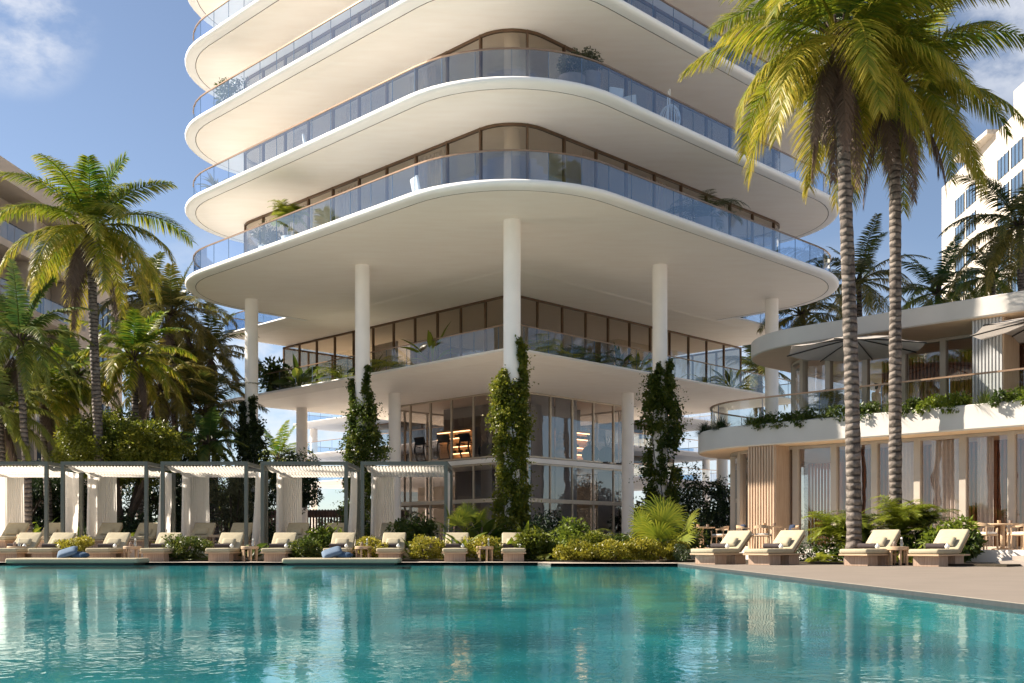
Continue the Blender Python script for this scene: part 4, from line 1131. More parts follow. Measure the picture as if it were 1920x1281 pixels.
# floating mattresses
def mattress(x0, x1, y, label):
    L = x1-x0; t = thing('floating_mattress', ((x0+x1)/2, y, .0), label, 'floating mattress', 0, 'floating mattresses at the pool edge')
    b = MB(); b.rbox((0, 0, .125), (L, 1.15, .15), .06, 4, puff=.006); b.build('cushion', MT['cushion'], t, smooth=50)
    b = MB(); b.box((0, 0, .02), (L-.3, .95, .058)); b.build('base', MT['black_metal'], t)
    b = MB(); b.box((0, -.558, .125), (L-.15, .012, .012)); b.build('piping', MT['cushion_dk'], t)
mattress(pX(22, 32.35), pX(268, 32.35), 32.45, 'long cream floating mattress with blue pillows at the left end of the pool edge')
mattress(pX(534, 32.35), pX(750, 32.35), 32.45, 'long cream floating mattress with blue pillows in front of the middle loungers')
for (fx, lab) in ((131, 'left floating mattress'), (628, 'right floating mattress')):
    x = pX(fx, 32.4)
    o = pillow_mesh('throw_pillow', .62, .46, .2, MT['blue2']); o.location = (x-.10, 32.45, .36); o.rotation_euler = (R(-62), R(-18), R(10)); tag(o, 'pale blue throw pillow leaning on a darker one on the '+lab, 'pillow', 'blue throw pillows')
    o = pillow_mesh('throw_pillow', .56, .44, .18, MT['blue']); o.location = (x+.22, 32.5, .29); o.rotation_euler = (R(-80), R(8), R(-14)); tag(o, 'dark blue throw pillow lying flat on the '+lab, 'pillow', 'blue throw pillows')

# dining furniture
def chair():
    t = thing('dining_chair', (0, 0, 0), 'x', 'chair')
    for sx in (-.22, .22):
        for sy in (-.2, .2):
            b = MB(); b.tube([(sx*1.12, sy*1.12, 0), (sx, sy, .43), (sx*1.05, sy*1.1, .66 if sy > 0 else .62)], [.016, .024, .02], 8); b.build('leg', MT['teak_top'], t, smooth=True)
    b = MB(); b.rbox((0, 0, .43), (.5, .48, .05), .02); b.build('seat', MT['teak_top'], t, smooth=50)
    b = MB(); b.rbox((0, -.01, .475), (.46, .44, .06), .025, puff=.01); b.build('seat_cushion', MT['seat_white'], t, smooth=60)
    b = MB(); rs = []
    for k in range(17):
        a = R(-20+220*k/16); x, y = .28*math.cos(a), .05+.24*math.sin(a)
        h = .05+.05*max(0, math.sin(a)); z = .66+.07*max(0, math.sin(a))
        nx, ny = math.cos(a)*.018, math.sin(a)*.018
        rs.append([(x-nx, y-ny, z-h/2), (x+nx, y+ny, z-h/2), (x+nx*1.3, y+ny*1.3, z+h/2), (x-nx*.7, y-ny*.7, z+h/2)])
    b.rings(rs); b.build('backrest', MT['teak_top'], t, smooth=50)
    return t
def dtable(loc, label):
    t = thing('dining_table', loc, label, 'table', 0, 'dining tables on the terrace')
    b = MB(); b.lathe((0, 0, .71), [(.42, 0), (.45, .012), (.45, .035), (.44, .045)], 32); b.build('table_top', MT['teak_top'], t, smooth=40)
    b = MB(); b.lathe((0, 0, 0), [(.3, 0), (.29, .03), (.07, .06), (.06, .7), (.2, .71)], 24); b.build('pedestal', MT['teak_top'], t, smooth=40)
ch0 = chair()
SETS = [((pX(1880, 30.6), 30.6), 'terrace end by the steps', [(-.62, -.28, -60), (.30, -.62, 25), (.62, .3, 120), (-.2, .7, 200)]),
        ((pX(1440, 35.0), 35.0), 'oak slat corner', [(-.75, -.1, -85), (-.3, -.62, -30), (.72, .1, 95)]),
        ((pX(1316, 36.8), 36.8), 'spot behind the fan palm', [(-.5, -.45, -50), (.55, -.35, 55)])]
DIRW = {0: ['on the left', 'in front', 'on the right', 'behind'], 1: ['on the left', 'in front', 'on the right'], 2: ['on the left', 'on the right']}
for si, ((x, y), wh, chs) in enumerate(SETS):
    dtable((x, y, TZ), 'round teak dining table at the '+wh)
    for ci, (dx, dy, rz) in enumerate(chs):
        put(ch0, 'ch', (x+dx, y+dy, TZ), R(180+rz) if False else math.atan2(dy, dx)-PI/2, f'curved teak chair {DIRW[si][ci]} of the table, {wh}', 'teak dining chairs on the terrace')
    for q, (dx, lab) in enumerate(((-.15, 'amber cup'), (.18, 'dark cup'))):
        b = MB(); b.lathe((0, 0, 0), [(.03, 0), (.045, .01), (.05, .09), (.045, .09), (.04, .02), (.001, .02)], 12)
        o = b.build('cup', MT['shelf_wood'] if q == 0 else MT['pot'], smooth=50); o.location = (x+dx, y-.1, TZ+.757); tag(o, f'{lab} on the round dining table at the {wh}', 'cup', 'cups on the dining tables')
for (dx, dy, m, lab, nm) in ((-.75, -.12, 'navy', 'navy pillow on the left chair of the table in front of the oak slat corner', 'seat_pillow'), (.74, .12, 'navy', 'navy pillow on the right chair of the table in front of the oak slat corner', 'seat_pillow')):
    (x, y), _, _ = SETS[1]
    o = pillow_mesh(nm, .36, .3, .12, MT[m]); o.location = (x+dx*1.1, y+dy, TZ+.66); o.rotation_euler = (R(-12), 0, math.atan2(dy, dx)-PI/2); tag(o, lab, 'pillow', 'navy chair pillows')

# ================================================================== PERSON seated on the upper terrace
def person(loc, rz):
    t = thing('person', loc, 'person with dark hair and tan shirt sitting behind the upper terrace railing', 'person', rz)
    def skin(name, verts, edges, rad, mat, root=0):
        me = bpy.data.meshes.new(name); me.from_pydata(verts, edges, []); me.materials.append(mat)
        o = bpy.data.objects.new(name, me); COL.objects.link(o); o.parent = t
        o.modifiers.new('skin', 'SKIN'); 
        for i, r in enumerate(rad): me.skin_vertices[0].data[i].radius = (r if isinstance(r, tuple) else (r, r))
        me.skin_vertices[0].data[root].use_root = True
        s = o.modifiers.new('sub', 'SUBSURF'); s.levels = 2; s.render_levels = 2
        for p in me.polygons: p.use_smooth = True
        return o
    V = [(0, 0, .50), (0, .02, .68), (0, .03, .90), (0, .02, 1.03), (0, -.01, 1.10), (0, -.03, 1.20), (0, -.03, 1.29),
         (.10, -.05, .50), (.12, -.42, .50), (.12, -.40, .12), (.12, -.52, .06), (-.10, -.05, .50), (-.12, -.42, .50), (-.12, -.40, .12), (-.12, -.52, .06),
         (.18, .02, .98), (.24, -.04, .72), (.17, -.28, .62), (.14, -.36, .60), (-.18, .02, .98), (-.24, -.04, .72), (-.17, -.28, .62), (-.14, -.36, .60)]
    E = [(0, 1), (1, 2), (2, 3), (3, 4), (4, 5), (5, 6), (0, 7), (7, 8), (8, 9), (9, 10), (0, 11), (11, 12), (12, 13), (13, 14), (2, 15), (15, 16), (16, 17), (17, 18), (2, 19), (19, 20), (20, 21), (21, 22)]
    Rr = [.15, (.14, .11), (.15, .11), .055, .05, (.078, .095), .06, .085, .065, .045, .035, .085, .065, .045, .035, .055, .042, .034, .03, .055, .042, .034, .03]
    skin('body', V, E, Rr, MT['skin'])
    skin('shirt', [(0, 0, .50), (0, .02, .68), (0, .03, .90), (0, .02, 1.0), (.19, .02, .97), (.235, -.01, .80), (-.19, .02, .97), (-.235, -.01, .80)], [(0, 1), (1, 2), (2, 3), (2, 4), (4, 5), (2, 6), (6, 7)],
         [.165, (.155, .125), (.165, .125), .075, .068, .058, .068, .058], MT['tan_cloth'])
    skin('hair', [(0, .0, 1.12), (0, .015, 1.22), (0, -.015, 1.30)], [(0, 1), (1, 2)], [.06, (.09, .085), .075], MT['hair'], 1)
    b = MB()
    for sx in (-.032, .032): b.lathe((sx, -.118, 1.215), [(.001, -.012), (.012, 0), (.001, .012)], 8)
    b.build('eye', MT['hair'], t)
    b = MB(); b.tube([(0, -.115, 1.225), (0, -.145, 1.18), (0, -.12, 1.17)], [.008, .016, .01], 6); b.build('nose', MT['skin'], t, smooth=True)
    b = MB()
    for sx in (-1, 1):
        for k in range(5):
            y = -.37-.0*k; b.tube([(sx*(.10+.018*k), -.38, .60), (sx*(.10+.018*k), -.44-.012*(2-abs(k-2)), .59), (sx*(.10+.017*k), -.46-.012*(2-abs(k-2)), .565)], [.010, .009, .007], 6)
    b.build('finger', MT['skin'], t, smooth=True)
pz = Z1b-.22
person((11.80, 34.45, pz), R(40))
st_ = copy_thing(ch0, (11.82, 34.47, pz), R(40), 'teak chair under the seated person on the upper terrace', 'teak chairs on the upper terrace')

# ================================================================== PALMS
def palm_trunk(path, rad, parent):
    b = MB(); P = []; rr = []
    path = [Vector(p) for p in path]; n = 60
    L = len(path)-1
    for k in range(n+1):
        f = k/n*L; i = min(int(f), L-1); g = f-i
        p0, p1, p2, p3 = path[max(i-1, 0)], path[i], path[i+1], path[min(i+2, L)]
        p = .5*((2*p1)+(p2-p0)*g+(2*p0-5*p1+4*p2-p3)*g*g+(3*p1-p0-3*p2+p3)*g**3); P.append(p)
        r = rad[0]+(rad[1]-rad[0])*k/n + (rad[0]*.35*max(0, 1-k/5)); rr.append(r*(1+.035*((k % 2)*2-1)*(.4+abs(math.sin(k*1.7+path[0].x)))+.03*math.sin(k*.9+path[0].x*3)))
    b.tube(P, rr, 18); return b.build('trunk', MT['trunk'], parent, smooth=70)
def crown(lf, rg, L, n, ll, nl=46, lw=.05, tint=.0, up=80, down=-35, tip=.4, tv=.25):
    for k in range(n):
        f = k/n; az = k*2.39996+rg.random()*.35
        e0 = R(up+(down-up)*f**.9); e1 = e0-R(55+50*rg.random()) if f > .12 else e0-R(20+25*rg.random())
        e1 = max(e1, R(-86))
        frond(lf, rg, (.12*math.cos(az), .12*math.sin(az), .1*(1-f)), az, e0, e1, L*(.85+.25*rg.random())*(.8 if f < .08 else 1), nl, ll*(.85+.3*rg.random()), lw, .55+.9*f, tint+tv*f+.12*rg.random(), tip*(.6+.6*f))
def crownshaft(parent, s=1.0, nuts=True, seed=1):
    rr = random.Random(seed); b = MB()
    b.lathe((0, 0, 0), [(.13*s, -.5*s), (.17*s, -.2*s), (.20*s, 0), (.15*s, .3*s), (.05*s, .6*s)], 14)
    for k in range(16):
        a = k*2.4; e = R(75-70*k/16); L = (.5+.3*rr.random())*s
        p0 = Vector((.1*s*math.cos(a), .1*s*math.sin(a), -.05)); d = Vector((math.cos(a)*math.cos(e), math.sin(a)*math.cos(e), math.sin(e)))
        b.tube([p0, p0+d*L*.5, p0+d*L], [.075*s, .05*s, .03*s], 6)
    b.build('crown_base', MT['bark'], parent, smooth=True)
def dead(parent, L, n, seed, H=-.2):
    lf = LF(); rg = rng(seed)
    for k in range(n):
        az = rg.random()*6.28; frond(lf, rg, (.15*math.cos(az), .15*math.sin(az), H), az, R(-48-28*rg.random()), R(-88), L*(.75+.4*rg.random()), 80, .62, .05, 1.6, .1+.5*rg.random(), .2, -.1)
    return lf.build('dead_frond', MT['frond_dead'], parent)
palm_src = {}
def palm(pxx, pyy, Y, L, label, mat='frond', variant=0, base=None, rad=(.2, .15), n=24, ll=.8, dead_n=4, zb=TZ, name='coconut_palm', hero=False, rz=0.0, tint=0.0, group='palm trees'):
    top = px(pxx, pyy, Y)
    bx = base if base is not None else top.x+.3
    t = thing(name, (bx, Y, zb), label, 'palm tree', 0, group)
    loc_top = Vector((top.x-bx, 0, top.z-zb))
    h = loc_top.z
    palm_trunk([(0, 0, 0), (loc_top.x*.1, .05, h*.3), (loc_top.x*.55, -.05, h*.65), (loc_top.x, 0, h)], rad, t)
    key = (mat, variant, L)
    if key not in palm_src:
        lf = LF(); crown(lf, rng(variant*13+5), L, n, ll, nl=(96 if hero else 52), lw=.056 if hero else .075, tint=tint)
        o = lf.build('crown', MT[mat], t); palm_src[key] = o.data
    else:
        o = bpy.data.objects.new('crown', palm_src[key]); COL.objects.link(o); o.parent = t
    o.location = loc_top; o.rotation_euler = (0, 0, rz)
    e = bpy.data.objects.new('crown_base', None)
    cb = thing('tmp'); crownshaft(cb, 1.0 if hero else .8, seed=variant); c = cb.children[0]; c.parent = t; c.location = loc_top; bpy.data.objects.remove(cb)
    if dead_n:
        d = dead(t, L*.82, dead_n, variant+77); d.location = loc_top
    return t
palm(1573, 78, 29.6, 4.5, 'tall coconut palm with brown dead fronds on the right deck, nearest the camera', variant=1, base=pX(1602, 29.6), rad=(.215, .165), n=32, ll=1.1, dead_n=9, zb=.06, hero=True, rz=.4, tint=.08)
palm(1676, 165, 32.0, 3.9, 'tall coconut palm standing behind and to the right of the nearest one', variant=2, base=pX(1680, 32.0), rad=(.20, .155), n=30, ll=1.05, dead_n=8, zb=.06, hero=True, rz=1.4, tint=.06)
palm(170, 430, 44.0, 4.3, 'tall coconut palm with curved trunk in front of the beige block on the left', variant=3, base=pX(186, 44), rad=(.22, .16), n=28, ll=1.0, dead_n=7, hero=True, rz=.2, tint=.04)
palm(38, 640, 42.5, 3.2, 'bushy green palm at the left edge below the tall palm', mat='frond_green', variant=4, n=24, ll=.6, rad=(.17, .13), tint=.15, dead_n=2)
palm(250, 672, 48.0, 3.1, 'yellow green palm just right of the tall left palm trunk', variant=5, n=26, ll=.65, rad=(.17, .13), tint=.05, dead_n=3)
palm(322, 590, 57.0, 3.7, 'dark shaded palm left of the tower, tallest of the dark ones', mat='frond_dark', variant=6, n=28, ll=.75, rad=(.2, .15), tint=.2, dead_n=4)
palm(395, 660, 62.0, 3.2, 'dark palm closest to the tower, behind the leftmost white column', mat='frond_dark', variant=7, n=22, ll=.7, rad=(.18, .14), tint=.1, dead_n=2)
palm(-5, 775, 43.0, 2.9, 'low palm with arching fronds at the left edge above the leftmost cabana', mat='frond_green', variant=8, n=20, ll=.6, rad=(.24, .2), tint=.3, dead_n=3)
palm(300, 730, 53.0, 3.2, 'golden brown palm between the bushy tree and the dark palms', mat='frond_dark', variant=9, n=24, ll=.65, rad=(.18, .14), tint=.45, dead_n=3)
palm(392, 832, 50.0, 1.9, 'small dark palm with leaning trunk behind the middle cabana', mat='frond_green', variant=10, n=18, ll=.45, base=pX(376, 50), rad=(.15, .12), dead_n=0)
palm(522, 862, 78.0, 3.4, 'light green palm between the two left white columns', mat='frond', variant=11, n=18, ll=.7, rad=(.2, .16), dead_n=0, tint=.0)
palm(398, 945, 92.0, 3.2, 'small far palm seen through the middle cabana', mat='frond', variant=12, n=16, ll=.7, rad=(.2, .16), dead_n=0)
palm(448, 935, 96.0, 3.2, 'small far palm seen through the right part of the middle cabana', mat='frond_green', variant=12, n=16, ll=.7, rad=(.16, .13), dead_n=0, rz=2.0)
palm(140, 705, 50.0, 3.2, 'bright green palm behind the tall left palm trunk on its left', mat='frond_green', variant=4, n=24, ll=.6, rad=(.17, .13), rz=2.2, dead_n=2)
palm(78, 735, 47.0, 3.1, 'golden green palm low at the left, above the gap between the two left cabanas', variant=5, n=26, ll=.65, rad=(.17, .13), rz=3.0, dead_n=2)
palm(352, 705, 58.0, 3.7, 'dark palm below the tallest dark palm left of the tower', mat='frond_dark', variant=6, n=28, ll=.75, rad=(.2, .15), rz=3.5, dead_n=3)
palm(270, 560, 66.0, 3.7, 'dark palm rising behind the yellow green palm', mat='frond_dark', variant=9, n=28, ll=.75, rad=(.2, .15), rz=.7, dead_n=2)
palm(385, 775, 55.0, 3.2, 'dark drooping palm left of the leftmost white column', mat='frond_dark', variant=7, n=22, ll=.7, rad=(.18, .14), rz=2.4, dead_n=3)
palm(1610, 530, 62.0, 4.0, 'dark green palm rising behind the pavilion between the two trunks', mat='frond_dark', variant=13, n=24, ll=.8, rad=(.2, .15), tint=.05, dead_n=1)
palm(1505, 590, 60.0, 3.6, 'dark palm behind the pavilion next to the tower column', mat='frond_dark', variant=14, n=22, ll=.75, rad=(.2, .15), tint=.05, dead_n=0)
palm(1758, 550, 60.0, 3.5, 'green palm behind the pavilion roof, left of the cream block', mat='frond_green', variant=15, n=22, ll=.75, rad=(.2, .15), tint=.0, dead_n=0)
palm(1912, 425, 53.0, 4.6, 'large dark green palm at the right edge in front of the cream block', mat='frond_dark', variant=16, n=26, ll=.9, rad=(.22, .17), tint=.1, dead_n=1)
palm(1860, 520, 57.0, 3.6, 'smaller green palm at the right, below the large right edge palm', mat='frond_green', variant=15, n=22, ll=.75, rad=(.2, .15), rz=2.2, dead_n=0)
palm(1425, 695, 74.0, 3.4, 'dark palm seen past the right corner of the podium slab', mat='frond_dark', variant=14, n=22, ll=.75, rad=(.2, .15), rz=1.0, dead_n=1)

for i, (x, y, r) in enumerate(((-37, 13, .3), (-43, 8.5, 1.7), (-41, 17.5, 2.9), (-46, 3, 4.2), (-48, 22, 5.1))):
    src = [o for o in COL.objects if o.get('category') == 'palm tree'][i % 2]
    copy_thing(src, (x, y, .1), r, ['', 'second ', 'third ', 'fourth ', 'fifth '][i]+'coconut palm beyond the left side of the pool, mirrored in pavilion windows', 'palm trees')
lf = LF(); rg = rng(37)  # out-of-view hedge added for the pavilion glass to mirror
for k in range(16): cloud(lf, rg, 500, (-58+rg.random()*4, -14+k*3.2, 1.2), (2.2, 2.2, 1.3), .3, .1, 10)
tag(lf.build('reflection_hedge', MT['leaf_dark']), 'unseen dark hedge bank added left of the pool for window reflections', 'hedge', kind='stuff')

# ================================================================== TREES, HEDGES, SHRUBS
def bush_tree(loc, rad, hz, label, mat, n, size, seed, clumps=60, trunk_r=.16, name='bushy_tree', tint=.15, lump=.26):
    t = thing(name, loc, label, 'tree'); lf = LF(); cloud(lf, rng(seed), n, (0, 0, hz), rad, size, tint, clumps, shell=.5, tvar=.45, lump=lump); lf.build('crown', MT[mat], t)
    b = MB(); rr = random.Random(seed)
    for k in range(7):
        a = k*2*PI/7+rr.random()*.5; r = rad[0]*(.35+.4*rr.random()); r1 = rad[1]*(.35+.4*rr.random())
        b.tube([(.1*math.cos(a), .1*math.sin(a), 0), (.3*math.cos(a), .3*math.sin(a), hz*.3), (r*.55*math.cos(a), r1*.55*math.sin(a), hz*.62), (r*math.cos(a), r1*math.sin(a), hz+rad[2]*.25)], [trunk_r*.8, trunk_r*.6, trunk_r*.42, trunk_r*.15], 7)
    b.build('trunk', MT['bark'], t, smooth=True); return t
bush_tree((pX(232, 45.5), 45.5, TZ), (2.75, 2.3, 1.6), 4.25, 'broad rounded leafy tree with dark forked trunk behind the second cabana', 'leaf_olive', 48000, .13, 21, 120, .2)
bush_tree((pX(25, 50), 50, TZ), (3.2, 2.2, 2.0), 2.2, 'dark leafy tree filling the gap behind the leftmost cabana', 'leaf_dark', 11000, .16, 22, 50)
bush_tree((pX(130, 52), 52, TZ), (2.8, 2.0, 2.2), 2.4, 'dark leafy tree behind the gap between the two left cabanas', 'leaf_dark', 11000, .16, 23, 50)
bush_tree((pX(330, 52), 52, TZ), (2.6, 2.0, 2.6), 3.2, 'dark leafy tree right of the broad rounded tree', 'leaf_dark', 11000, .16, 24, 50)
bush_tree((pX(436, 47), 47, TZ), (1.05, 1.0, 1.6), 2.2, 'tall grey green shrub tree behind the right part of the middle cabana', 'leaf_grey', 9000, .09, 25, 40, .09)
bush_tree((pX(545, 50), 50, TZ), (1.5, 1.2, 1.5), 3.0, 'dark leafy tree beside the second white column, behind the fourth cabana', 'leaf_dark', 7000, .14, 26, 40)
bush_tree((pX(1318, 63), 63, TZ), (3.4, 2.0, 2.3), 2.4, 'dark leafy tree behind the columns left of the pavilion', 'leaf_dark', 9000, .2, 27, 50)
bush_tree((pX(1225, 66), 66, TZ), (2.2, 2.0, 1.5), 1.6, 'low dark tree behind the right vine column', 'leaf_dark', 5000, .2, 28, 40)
# far treeline
lf = LF(); rg = rng(31)
for x in np.arange(-150, 160, 5.0):
    cloud(lf, rg, 900, (x+rg.random()*4, 150+rg.random()*14, 2.0), (4.5, 3, 2.2+2.4*rg.random()), .7, .1, 12)
o = lf.build('distant_treeline', MT['leaf_dark']); tag(o, 'low dark line of far trees along the horizon', 'trees', kind='stuff')

# climbing vines on the four visible columns
def vine(cx, cy, z0, prof, strands, label, seed, n, mat='leaf', tint=.1, size=.15):
    t = thing('climbing_vine', (cx, cy, z0), label, 'climbing plant', 0, 'climbing vines on the tower columns')
    lf = LF(); rg = rng(seed)
    # prof: list of (z, halfwidth, shift)
    zs = np.array([p[0] for p in prof]); ws = np.array([p[1] for p in prof]); sh = np.array([p[2] for p in prof])
    K = 190
    cz = zs[0]+(zs[-1]-zs[0])*rg.random(K); ca = np.where(rg.random(K) < .6, -PI/2+(rg.random(K)-.5)*3.2, rg.random(K)*2*PI)
    cw_ = np.interp(cz, zs, ws)*(.8+.2*np.sin(cz*2.3+ca*2+seed)); cs = np.interp(cz, zs, sh)
    cr = np.maximum(.36+(cw_-.36)*(.15+.95*rg.random(K)), .36)
    C = np.stack([cs+cr*np.cos(ca), cr*np.sin(ca), cz], 1); crad = .13+.24*rg.random(K)**1.5
    for (a, zt, zb) in strands:
        m = 24; zz = np.linspace(zb, zt, m)+.06*rg.normal(size=m); aa = a+.3*np.sin(zz*1.7+seed)+.12*rg.normal(size=m); r_ = .40+.08*rg.random(m)
        C = np.concatenate([C, np.stack([r_*np.cos(aa), r_*np.sin(aa), zz], 1)]); crad = np.concatenate([crad, .07+.13*rg.random(m)])
    ct = rg.random(len(C))*.5
    i = rg.integers(0, len(C), n); dd = unit(rg.normal(size=(n, 3)))
    p = C[i]+dd*(crad[i]*(.35+.75*rg.random(n)))[:, None]*np.array([1, 1, 1.5])
    rho = np.maximum(np.hypot(p[:, 0], p[:, 1]), 1e-3); f = np.maximum(1, .36/rho); p[:, 0] *= f; p[:, 1] *= f
    out = np.stack([p[:, 0], p[:, 1], 0*rho], 1); d = unit(unit(out)*.6+rg.normal(size=(n, 3))*.6+np.array([0, 0, -.6]))
    sd_ = unit(np.cross(d, rg.normal(size=(n, 3)))); sz = size*(.45+.75*rg.random(n))
    lf.leaves(p, d, sd_, sz, sz*.72, np.clip(tint+ct[i]*(.4+.6*rg.random(n)), 0, 1))
    for k in range(130):       # loose shoots
        j = rg.integers(0, len(C)); q = C[j]; a = math.atan2(q[1], q[0])+rg.normal()*.5; m = 14; sp = np.linspace(0, 1, m)
        L = (.25+.6*rg.random())*(.5 if j >= K else 1); up = rg.random()
        w = np.stack([q[0]+np.cos(a)*L*sp, q[1]+np.sin(a)*L*sp, q[2]+L*(up*.9*sp-1.1*sp*sp*rg.random())], 1)+rg.normal(size=(m, 3))*.03
        d = unit(rg.normal(size=(m, 3))+np.array([0, 0, -.4])); lf.leaves(w, d, unit(np.cross(d, rg.normal(size=(m, 3)))), np.full(m, size*.62), np.full(m, size*.42), np.full(m, min(1, tint+.35)))
    lf.build('foliage', MT[mat], t)
    b = MB()
    for a in (0.3, 1.6, 2.9, 4.2, 5.4):
        pts = [(.35*math.cos(a+.8*math.sin(z*.9)), .35*math.sin(a+.8*math.sin(z*.9)), z) for z in np.linspace(0, zs[-1]*.85, 26)]
        b.tube(pts, .018, 5)
    b.build('stem', MT['bark'], t, smooth=True)
vine(0, 41, TZ, [(0, .9, 0), (1.2, .72, 0), (2.6, .56, .05), (3.4, .56, 0), (4.4, .76, -.08), (5.4, .70, -.15), (6.3, .5, -.2)], [(5.6, 7.9, 4.5), (5.9, 7.6, 4.5), (3.6, 6.7, 4.8)], 'leafy climbing vine wrapping the front centre column', 41, 22000, 'leaf_olive', .0, .135)
vine(-6.68, 47.68, TZ, [(0, .9, 0), (2, .95, 0), (4, 1.0, 0), (5.4, .85, 0), (6.4, .6, 0)], [(5.5, 8.0, 5.5), (3.5, 7.3, 5)], 'leafy climbing vine wrapping the second column left of centre', 42, 18000, 'leaf', .0, .145)
vine(-13.25, 54.25, TZ, [(0, 1.0, 0), (3, 1.05, 0), (5.0, .95, 0), (6.2, .6, 0)], [(5.3, 7.5, 5.5), (3.9, 7.2, 5.5)], 'dark climbing vine wrapping the leftmost tall column', 43, 13000, 'leaf_dark', .15, .17)
vine(6.6, 47.6, TZ, [(0, .9, 0), (3, .95, .1), (5.2, 1.05, .1), (6.4, .8, 0), (7.6, .55, 0)], [(5.5, 8.2, 6.5), (4.2, 8.0, 6.5)], 'shaded climbing vine wrapping the column left of the pavilion', 44, 18000, 'leaf', .0, .15)

# low golden hedges between the loungers
GH = 'low golden hedges along the pool'
hed = [(135, 1.2, 'behind the second lounger from the left edge', .75), (345, 1.6, 'right of the lounger at the end of the left mattress', .8), (575, 1.0, 'left of the right floating mattress loungers', .8), (695, 1.2, 'behind the side table of the right floating mattress', .7), (797, 1.25, 'left of the second last lounger of the far row', .78), (908, 1.15, 'behind the last side table of the far row', .75), (1015, 1.3, 'right of the lounger at the end of the far row', .7)]
for i, (hx, w, wh, h) in enumerate(hed):
    Y = 35.15; mat = 'leaf_gold' if i in (0, 3, 4, 5) else 'leaf'
    plant('low_hedge', (pX(hx, Y), Y, .1), ('golden' if mat == 'leaf_gold' else 'dark green')+' low clipped hedge '+wh, 'hedge', fn_shrub(3000, (w*.62, .5, h*.52), .075, .25, 26, .55, lump=.34), mat, 100+i, GH, stems=(8, h*.5, .3, .012))
for i, (hx, Y, w, h, wh) in enumerate([(1080, 33.4, 1.2, .62, 'nearest the pool corner, left half'), (1150, 33.2, 1.15, .62, 'at the pool corner beneath the fan palm'), (1215, 33.5, 1.15, .66, 'at the pool corner, right half beside the fan palm trunk'), (1265, 33.8, .7, .6, 'right of the fan palm trunk')]):
    plant('golden_shrub', (pX(hx, Y), Y, .1), 'low golden leafed shrub '+wh, 'shrub', fn_shrub(3600, (w*.62, .55, h*.55), .08, .15, 26, .55, lump=.34), 'leaf_gold', 120+i, 'golden shrubs at the pool corner', stems=(8, h*.5, .3, .012))
plant('white_flowered_shrub', (pX(1278, 33.0), 33.0, .06), 'small white flecked shrub left of the first right deck lounger', 'shrub', fn_shrub(900, (.3, .3, .28), .06, .25, 10), 'leaf_white', 131, stems=(4, .2, .1, .01))
plant('white_flowered_shrub', (pX(1500, 31.4), 31.4, .06), 'low white flecked shrub between the second and third right deck loungers', 'shrub', fn_shrub(1600, (.75, .4, .33), .075, .2, 14), 'leaf_white', 132, stems=(5, .25, .3, .01))

